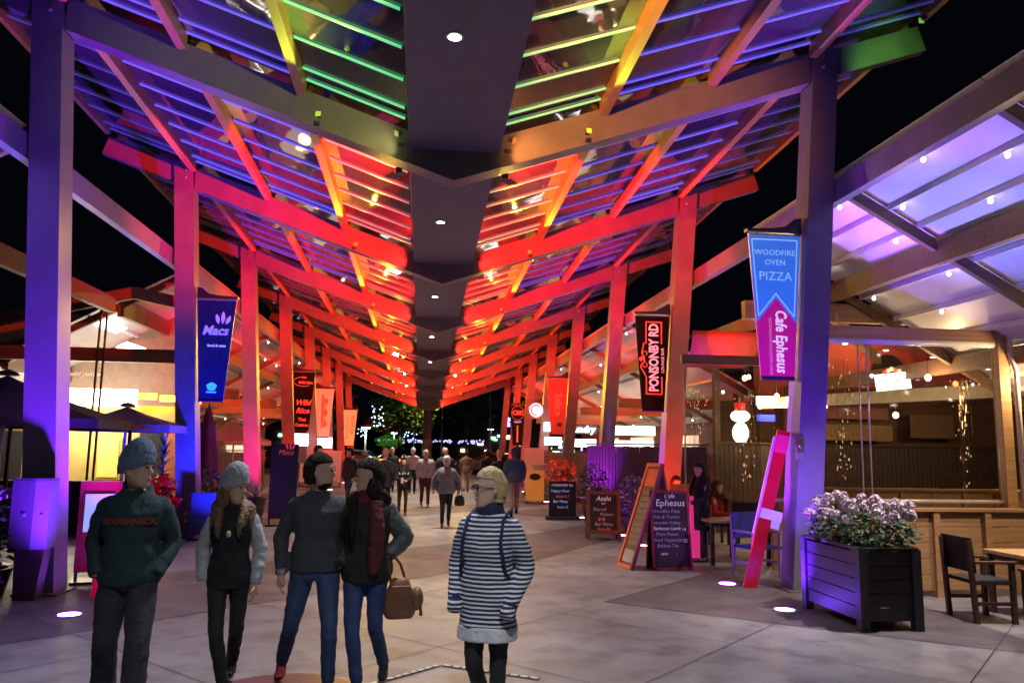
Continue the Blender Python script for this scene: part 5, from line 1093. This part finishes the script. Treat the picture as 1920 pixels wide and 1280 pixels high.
# ---- people further along the promenade
PK = M('pink_skin', (.55, .33, .27), .5, 0, .08, 20)
def bag_at(label, loc, m, s=1):
    t = thing('handbag', label, 'handbag', loc); q = MB(); q.loft([ringp((0, 0, z * s), rx * s, ry * s, 16, 3) for z, rx, ry in ((0, .1, .05), (.05, .13, .06), (.2, .11, .05), (.25, .06, .03))]); q.obj('bag_body', m, t, True); q = MB(); q.tube([(-.06 * s, 0, .22 * s), (-.04 * s, 0, .4 * s), (.04 * s, 0, .4 * s), (.06 * s, 0, .22 * s)], .009, 5); q.obj('handle', m, t)
walk = dict(knee_r=(-.09, -.1, .5), ank_r=(-.09, -.1, .09), knee_l=(.09, .02, .5), ank_l=(.09, .18, .13), toe_l=(0, -.9, -.35)); walk2 = dict(knee_l=(.09, -.1, .5), ank_l=(.09, -.1, .09), knee_r=(-.09, .02, .5), ank_r=(-.09, .18, .13), toe_r=(0, -.9, -.35))
person('elderly woman with white hair in a grey padded jacket, carrying a handbag', (.59, 18.8, 0), .05, 1.64, fabric('padded_grey', (.2, .2, .19), .6, .3, 8, .7, 22), DK, BK_SHOE, M('white_hair', (.78, .76, .72), .55, 0, .15, 40, .3, 120), dict(walk, el_r=(-.3, .05, 1.15), el_l=(.3, .05, 1.15), wr_r=(-.32, -.02, .92), wr_l=(.32, -.02, .92)), 0, .08, 1.12, hem=.83, female=True, jacket_w=.03, extra=lambda t, j, hp, v: MB().box((0, -.145, 1.16), (.11, .02, .46)).obj('tan_shirt', fabric('tan_shirt', (.4, .28, .15)), t))
bag_at('small dark handbag in the hand of the elderly woman in the padded jacket', (.91, 18.75, .5), M('black_leather', (.03, .028, .025), .35))
person('stout man in pale grey pullover and brown trousers walking towards the camera', (.12, 24.9, 0), .1, 1.75, fabric('pale_pullover', (.42, .41, .4)), fabric('brown_trousers', (.08, .04, .035)), M('tan_shoe', (.3, .2, .12), .5), GREYH, dict(walk2), .05, 0, 1.3, hem=.88, bald=True, sk=PK)
person('man in white shirt seen from behind walking away', (-.36, 31.5, 0), PI, 1.78, fabric('white_shirt', (.55, .52, .48)), DK, BK_SHOE, GREYH, dict(walk), 0, 0, 1.1, hem=.92, sk=PK)
person('girl in black sweatshirt with pale cat-ear headband holding a drink', (-.5, 21.9, 0), .15, 1.55, DK, DK, BK_SHOE, BROWN_H, dict(wr_r=(-.06, -.18, 1.08), el_r=(-.24, 0, 1.12), wr_l=(.1, -.18, 1.05), el_l=(.24, 0, 1.12)), .1, .05, 1.0, hem=.82, female=True, long_hair=.3, extra=lambda t, j, hp, v: (text('MEOW', .1, lit('white_print', (.7, .7, .7), .1), t, (0, -.14, 1.27), bold=.004), MB().lathe((-.06, -.24, .98), [(.04, 0), (.045, .16), (.02, .17)], 12).obj('drink_cup', fabric('cream_paper', (.7, .6, .45)), t), [MB().lathe(tuple(hp((s * .05, 0, .12))), [(.03, 0), (.02, .04), (.003, .075)], 8).obj('cat_ear', fabric('pale_band', (.6, .56, .55)), t) for s in (-1, 1)]))
person('person in black coat with rose knit hat seen from behind, left of the headband girl', (-1.05, 22.9, 0), PI - .3, 1.72, DK, DK, BK_SHOE, BROWN_H, dict(walk), .2, 0, 1.1, hem=.7, hat=fabric('rose_knit', (.4, .16, .16), .9), jacket_w=.03)
person('man in grey cardigan standing in front of the pink notice board, looking right', (-2.9, 22.6, 0), .5, 1.83, fabric('grey_cardigan', (.34, .31, .34)), DK, BK_SHOE, BROWN_H, dict(wr_l=(.08, -.18, 1.1), el_l=(.26, .02, 1.12), wr_r=(-.05, -.2, 1.12), el_r=(-.26, .02, 1.12)), .9, .1, 1.05, hem=.85)
person('dark-haired person in black jacket right of the man in the grey cardigan', (-2.15, 24.0, 0), -.8, 1.76, DK, JEAN2, BK_SHOE, BROWN_H, dict(walk2), -.2, .1, 1.1, hem=.85, jacket_w=.02)
person('dark-clad man with white collar walking behind the elderly woman', (.75, 25.6, 0), .05, 1.82, fabric('navy_jacket', (.025, .03, .045)), DK, BK_SHOE, GREYH, dict(walk), .1, 0, 1.1, hem=.82, jacket_w=.02, bald=True, sk=PK)
person('man in navy hooded jacket and khaki trousers seen from behind', (2.68, 22.75, 0), PI + .1, 1.84, fabric('navy_hoodie', (.03, .04, .065)), fabric('khaki', (.25, .18, .12)), BK_SHOE, BROWN_H, dict(walk), 0, 0, 1.2, hem=.85, hoodup=fabric('navy_hoodie'), jacket_w=.025)
person('person in black with salmon knit cap left of the navy-hooded man', (2.3, 23.4, 0), PI - .1, 1.74, DK, DK, BK_SHOE, BROWN_H, dict(walk2), 0, 0, 1.05, hem=.78, hat=fabric('salmon_knit', (.6, .28, .22), .9), jacket_w=.02)
person('person in brown jacket and tan trousers seen from behind, farther off', (1.85, 33.0, 0), PI, 1.7, fabric('brown_jacket', (.14, .07, .05)), fabric('tan_trousers', (.35, .22, .15)), BK_SHOE, BROWN_H, dict(walk), 0, 0, 1.15, hem=.85)
person('person in dark clothes seen from behind, right of the brown jacket', (2.55, 31.0, 0), PI + .2, 1.72, DK, JEAN2, BK_SHOE, BROWN_H, dict(walk2), 0, 0, 1.05, hem=.8, jacket_w=.02)
person('bearded man in dark clothes farther off, left of the white-shirted man', (-1.2, 32.0, 0), .2, 1.76, DK, DK, BK_SHOE, GREYH, dict(walk), .1, 0, 1.1, hem=.85, sk=PK)
person('waitress in black with long dark hair standing beside the orange board, facing left', (4.85, 13.35, 0), -1.3, 1.66, DK, fabric('navy_trousers', (.02, .03, .05)), BK_SHOE, M('black_hair'), dict(wr_r=(-.12, -.3, 1.05), el_r=(-.2, -.06, 1.12), wr_l=(.12, -.3, 1.05), el_l=(.2, -.06, 1.12)), -.1, .15, 1.0, hem=.55, female=True, long_hair=.4)
sit = dict(hip_r=(-.09, 0, .92), hip_l=(.09, 0, .92), knee_r=(-.1, -.42, .93), knee_l=(.1, -.42, .93), ank_r=(-.1, -.4, .5), ank_l=(.1, -.4, .5), wr_r=(-.14, -.32, 1.06), wr_l=(.1, -.22, 1.4), el_r=(-.26, -.05, 1.12), el_l=(.26, -.1, 1.12))
person('seated man with dark hair holding his chin behind the waitress', (5.25, 15.9, -.42), .3, 1.75, DK, JEAN2, BK_SHOE, BROWN_H, sit, .2, .1, 1.1, hem=.9)
person('seated woman with dark hair in a red top behind the waitress', (6.05, 15.7, -.42), .9, 1.68, fabric('red_top', (.35, .02, .025)), JEAN2, BK_SHOE, BROWN_H, sit, .3, .1, 1.0, hem=.9, female=True, long_hair=.25)
for x, y, lb in ((5.25, 16.0, 'dark bench seat under the seated man'), (6.05, 15.8, 'dark bench seat under the seated woman in red')):
    t = thing('bench_stool', lb, 'stool', (x, y, 0)); MB().box((0, 0, .41), (.5, .45, .05)).obj('seat', ch_w, t)
    for a in (-1, 1):
        for b in (-1, 1): MB().box((a * .2, b * .18, .19), (.05, .05, .385)).obj('leg', ch_w, t)

bpy.data.scenes.remove(TMP)
# ================================================================== beyond the canopy
asph = M('asphalt', (.045, .045, .048), .6, 0, .3, 3, .2, 90)
sheet('road', [(-80, 58), (80, 58), (80, 76), (-80, 76)], .004, asph)
kb = MB(); kb.bx(-80, 80, 57.7, 58, 0, .12); struct(kb.obj('kerb', conc))
lampglow = M('street_lamp_glow', (1, 1, 1), .3, 0, 0, emit=(.6, 1, .85), es=22); lampwarm = M('street_lamp_white', (1, 1, 1), .3, 0, 0, emit=(1, .95, .85), es=22)
def street_lamp(label, x, y, h, m=lampglow, e=90, col=(.55, 1, .8), r=.45):
    t = thing('street_lamp', label, 'street lamp', (x, y, 0))
    q = MB(); q.tube([(0, 0, 0), (0, 0, h * .5), (0, 0, h)], [.1, .07, .05], 10); q.obj('pole', white_al, t, True)
    q = MB(); q.lathe((0, 0, h), [(.08, -.05), (r * .7, -.02), (r, .06), (r * .6, .16), (.05, .2)], 18); q.obj('hood', M('lamp_hood', (.3, .35, .33), .4), t, True)
    MB().lathe((0, 0, h), [(r * .72, -.03), (r * .55, -.09), (.05, -.12)], 18).obj('lens', m, t)
    if e: point('street_lamp_light', (x, y, h - .3), col, e, .2)
street_lamp('tall street lamp with teal glow left of the tree', -4.35, 61, 3.2, r=.5, e=260)
street_lamp('smaller street lamp beyond the tree on the left', -3.3, 92, 3.3, r=.5, e=0)
street_lamp('distant high street lamp with round white globe right of the carved post', 1.9, 80, 7.2, lampwarm, 0, r=.35)
street_lamp('far teal street lamp on the right behind the people', 8.2, 95, 4.0, r=.5, e=0)
street_lamp('far teal street lamp between the red columns on the right', 12.2, 90, 4.6, r=.6, e=120)
street_lamp('far high lamp with small white globe above the tree', -1.1, 98, 10.5, lampwarm, 0, r=.25)
for k, (x, y, h) in enumerate(((-6.2, 58.5, 9), (6.4, 75, 10), (-2.4, 90, 11))):
    t = thing('power_pole', ('bare dark pole left of the tree', 'bare pole with angled arm on the right beyond the canopy', 'bare dark pole behind the tree')[k], 'pole', (x, y, 0)); q = MB(); q.tube([(0, 0, 0), (0, 0, h)], [.12, .08], 8); q.obj('shaft', M('pole_grey', (.16, .16, .17), .6), t)
    q = MB(); q.tube([(0, 0, h - .1), (-1.6 if k == 1 else .6, 0, h + (1.5 if k == 1 else .1))], .04, 6); q.obj('arm', M('pole_grey'), t)
def tree(label, x, y, h, cr, n, m, seed, size=.3, trunk=.2, name='street_tree'):
    t = thing(name, label, 'tree', (x, y, 0)); rnd = random.Random(seed); br = M('bark', (.08, .06, .045), .8, 0, .3, 6, .4, 20)
    q = MB(); q.tube([(0, 0, 0), (.05, 0, h * .3), (0, .05, h * .62)], [trunk, trunk * .7, trunk * .4], 9); tr = q.obj('trunk', br, t, True)
    mb = MB()
    for k in range(9):
        a = k * 2.4; d = rnd.uniform(.45, .95); e = Vector((cr[0] * d * math.cos(a), cr[1] * d * math.sin(a), h * .68 + cr[2] * rnd.uniform(-.45, .65)))
        q = MB(); q.tube([(0, .02, h * rnd.uniform(.3, .58)), e * .55 + Vector((0, 0, h * .26)), e], [trunk * .4, trunk * .2, .02], 6); q.obj('limb', br, t)
        o = MB(); leaves(int(n / 9), (cr[0] * .5, cr[1] * .5, cr[2] * .42), size, o, seed=seed * 20 + k); mb.add([Vector(v) + e for v in o.v], o.f)
    stuff(mb.obj('crown', m, t)); return t
tree('street tree lit yellow-green from the right, left of the carved post', -2.1, 70, 6.8, (3.0, 2.4, 2.3), 3200, M('lamp_lit_leaf', (.12, .16, .035), .55, 0, .5, 3), 4, .28)
tree('dark tree left of the tall street lamp', -9.5, 66, 8, (3.5, 3, 3), 2200, leafd, 5, .4)
tree('dark tree behind the far right columns', 12, 74, 8.5, (4, 3, 3.2), 2200, leafd, 6, .4)
tree('dark tree far behind on the right', 5.5, 100, 9, (4, 3, 3.2), 1800, leafd, 7, .45)
tree('dark tree far behind in the middle', -1.5, 120, 11, (6, 4, 4), 2200, leafd, 8, .55)
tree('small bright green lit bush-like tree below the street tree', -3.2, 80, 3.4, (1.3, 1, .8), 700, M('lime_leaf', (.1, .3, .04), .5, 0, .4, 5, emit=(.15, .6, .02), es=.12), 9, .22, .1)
spot('tree_lamp', (3.0, 67.5, 6.5), (-1.6, 70, 4.8), (1, .95, .35), 9000, 55, .6, .15)
# fairy lights hung in the trees and across the road
fb = MB().ell((0, 0, 0), (.045, .045, .045), 8, 6).mesh('fairy_bulb'); fb.materials.append(M('fairy_blue', (1, 1, 1), .3, 0, 0, emit=(.4, .7, 1), es=5))
for lb, cx_, cz, sx_, sz, y, n, sd in (('cluster of blue fairy lights in the dark tree left of the street tree', -3.5, 4.1, .55, .8, 62, 26, 1), ('low blue fairy lights left of the carved post', -4.8, 2.9, .35, .4, 63, 9, 2), ('small blue fairy lights under the street tree', -.9, 2.7, .6, .3, 64, 9, 3)):
    t = thing('fairy_lights', lb, 'fairy lights', (cx_, y, cz)); rnd = random.Random(sd); pts = [(rnd.uniform(-sx_, sx_), rnd.uniform(-.3, .3), rnd.uniform(-sz, sz)) for _ in range(n)]
    for p in pts: link('bulb', fb, t, p)
    q = MB(); q.tube(sorted(pts, key=lambda p: p[2]), .006, 4); q.obj('wire', brk, t)
t = thing('light_garland', 'band of violet-white lights hung across the far street', 'fairy lights', (1.0, 96, 2.3)); gl = MB().ell((0, 0, 0), (.1, .08, .1), 8, 6).mesh('garland_bulb'); gl.materials.append(M('garland_glow', (1, 1, 1), .3, 0, 0, emit=(.45, .42, 1), es=1.6))
rnd = random.Random(4)
for k in range(110): link('bulb', gl, t, (rnd.uniform(-6.5, 6.5), rnd.uniform(-.5, .5), rnd.uniform(-.16, .16) + .014 * (k % 7) + .012 * rnd.uniform(-6, 6) ** 2 * .3))
q = MB(); q.tube([(-6.6, 0, .3), (0, 0, 0), (6.6, 0, .3)], .02, 5); q.obj('wire', brk, t)
# far shop lights
glow = {}
for n_, c in (('green', (.2, 1, .5)), ('white', (1, .95, .85)), ('blue', (.3, .35, 1)), ('amber', (1, .6, .2)), ('teal', (.5, 1, .9))): glow[n_] = M('far_glow_' + n_, (1, 1, 1), .3, 0, 0, emit=c, es=5)
rnd = random.Random(77)
t = thing('far_shop_block', 'dark row of far shops with lit signs beyond the road', 'building', (0, 0, 0))
MB().bx(4, 40, 112, 118, 0, 5.5).obj('shop_wall', M('far_wall', (.05, .05, .06), .8), t); MB().bx(-45, -12, 108, 114, 0, 5).obj('shop_wall', M('far_wall'), t)
for k in range(46):
    x = rnd.uniform(4.5, 26) if k < 34 else rnd.uniform(-40, -13); n_ = rnd.choice(('white', 'white', 'teal', 'amber', 'blue', 'green')); z = rnd.uniform(.9, 3.4); y = 111.9 if k < 34 else 107.9
    MB().box((x, y, z), (rnd.uniform(.2, .9), .1, rnd.uniform(.15, .5))).obj('lit_sign', glow[n_], t)
for lb, x, y, z, w_, h_, n_ in (('tall green vertical lit sign on the right beyond the road', 10.35, 86, 6.0, .55, 1.6, 'green'), ('violet-blue lit sign on the right beyond the road', 9.1, 86, 4.6, .9, 1.0, 'blue'), ('white lit sign low on the right beyond the road', 9.6, 84, 2.9, 1.6, .4, 'white')):
    t = thing('far_sign', lb, 'sign', (x, y, z)); MB().box((0, 0, 0), (w_, .15, h_)).obj('lit_panel', glow[n_], t); MB().box((0, .1, -z / 2), (.12, .12, z)).obj('post', brk, t)
hl = MB()
pts = [(-200 + 12 * k, 240 + 10 * math.sin(k), 0, 14 + 6 * math.sin(k * .7) + 4 * math.sin(k * 1.9)) for k in range(34)]
for a, b in zip(pts, pts[1:]): hl.add([(a[0], a[1], -1), (b[0], b[1], -1), (b[0], b[1] + 30, b[3]), (a[0], a[1] + 30, a[3])], [(0, 1, 2, 3)])
struct(hl.obj('hills', M('night_hill', (.02, .025, .025), .9)))
# ------------------------------------------------------------------ cars
def car(label, x, y, rz, paint, suv=False, tail=True, lights=True):
    t = thing('parked_car', label, 'car', (x, y, 0), rz); hz = .25 if suv else 0
    L_, W_ = 4.5, 1.8
    prof = [(-2.2, .35), (-2.25, .75), (-2.1, .95 + hz * .5), (-1.85, 1.05 + hz * .6), (-1.5, 1.42 + hz), (-.2, 1.5 + hz), (.45, 1.42 + hz), (1.1, 1.0 + hz * .5), (2.0, .85 + hz * .4), (2.25, .65), (2.22, .35)]
    rings = []
    for f, sh in ((-1, .93), (-.92, 1), (.92, 1), (1, .93)):
        rings.append([(f * W_ / 2 * (1 if z < 1.05 + hz * .6 else .8), py * sh, .35 + (z - .35) * (sh if z < 1 else 1)) for py, z in prof])
    q = MB(); q.loft(rings); q.obj('body', paint, t)
    gm = M('car_glass', (.02, .025, .03), .05)
    q = MB(); q.add([(-.66, -1.88, 1.1 + hz * .6), (.66, -1.88, 1.1 + hz * .6), (.6, -1.56, 1.38 + hz), (-.6, -1.56, 1.38 + hz)], [(0, 1, 2, 3)]); o = q.obj('rear_window', gm, t); o.location.y = -.012
    for s in (-1, 1):
        q = MB(); q.add([(s * .86, -1.3, 1.1 + hz * .6), (s * .86, .8, 1.1 + hz * .6), (s * .75, .4, 1.38 + hz), (s * .75, -1.2, 1.38 + hz)], [(0, 1, 2, 3)]); q.obj('side_window', gm, t)
        MB().box((s * .68, -2.2, .85), (.3, .08, .16)).obj('tail_light', M('tail_light', (.5, .02, .01), .3, emit=(1, .3, .05) if tail else (1, .02, .01), es=2.5 if lights else .1), t)
        MB().box((s * .68, 2.18, .72), (.34, .08, .15)).obj('headlight', M('headlight', (.9, .9, .9), .2), t)
        for yy in (-1.35, 1.4):
            w_ = MB(); w_.lathe((0, 0, 0), [(.2, -.11), (.31, -.11), (.33, -.06), (.33, .06), (.31, .11), (.2, .11)], 18); o = w_.obj('wheel', M('tyre', (.02, .02, .02), .8), t); o.location = (s * .8, yy, .33); o.rotation_euler = (0, PI / 2, 0)
            w_ = MB(); w_.lathe((0, 0, 0), [(.19, -.1), (.19, .1), (.05, .11)], 14); r_ = w_.obj('rim', plate_m, o)
    MB().box((0, -2.24, .6), (.5, .02, .12)).obj('number_plate', white_al, t)
    return t
cp = M('dark_car_paint', (.03, .03, .035), .25, .2, .05, 3, coat=.6)
car('dark off-road vehicle with amber tail light beyond the walkers, left of the carved post', -2.1, 57.0, .0, cp, True)
car('dark car parked beyond the walkers on the right', 4.6, 53.0, 1.2, cp)
car('dark blue car parked farther right beyond the walkers', 7.6, 63.5, .9, M('blue_car_paint', (.02, .04, .08), .25, .2, .05, 3, coat=.6))
car('pale car parked beyond the walkers on the far left', -5.6, 61.5, 1.35, M('silver_car_paint', (.35, .36, .37), .3, .4, .05, 3, coat=.6))
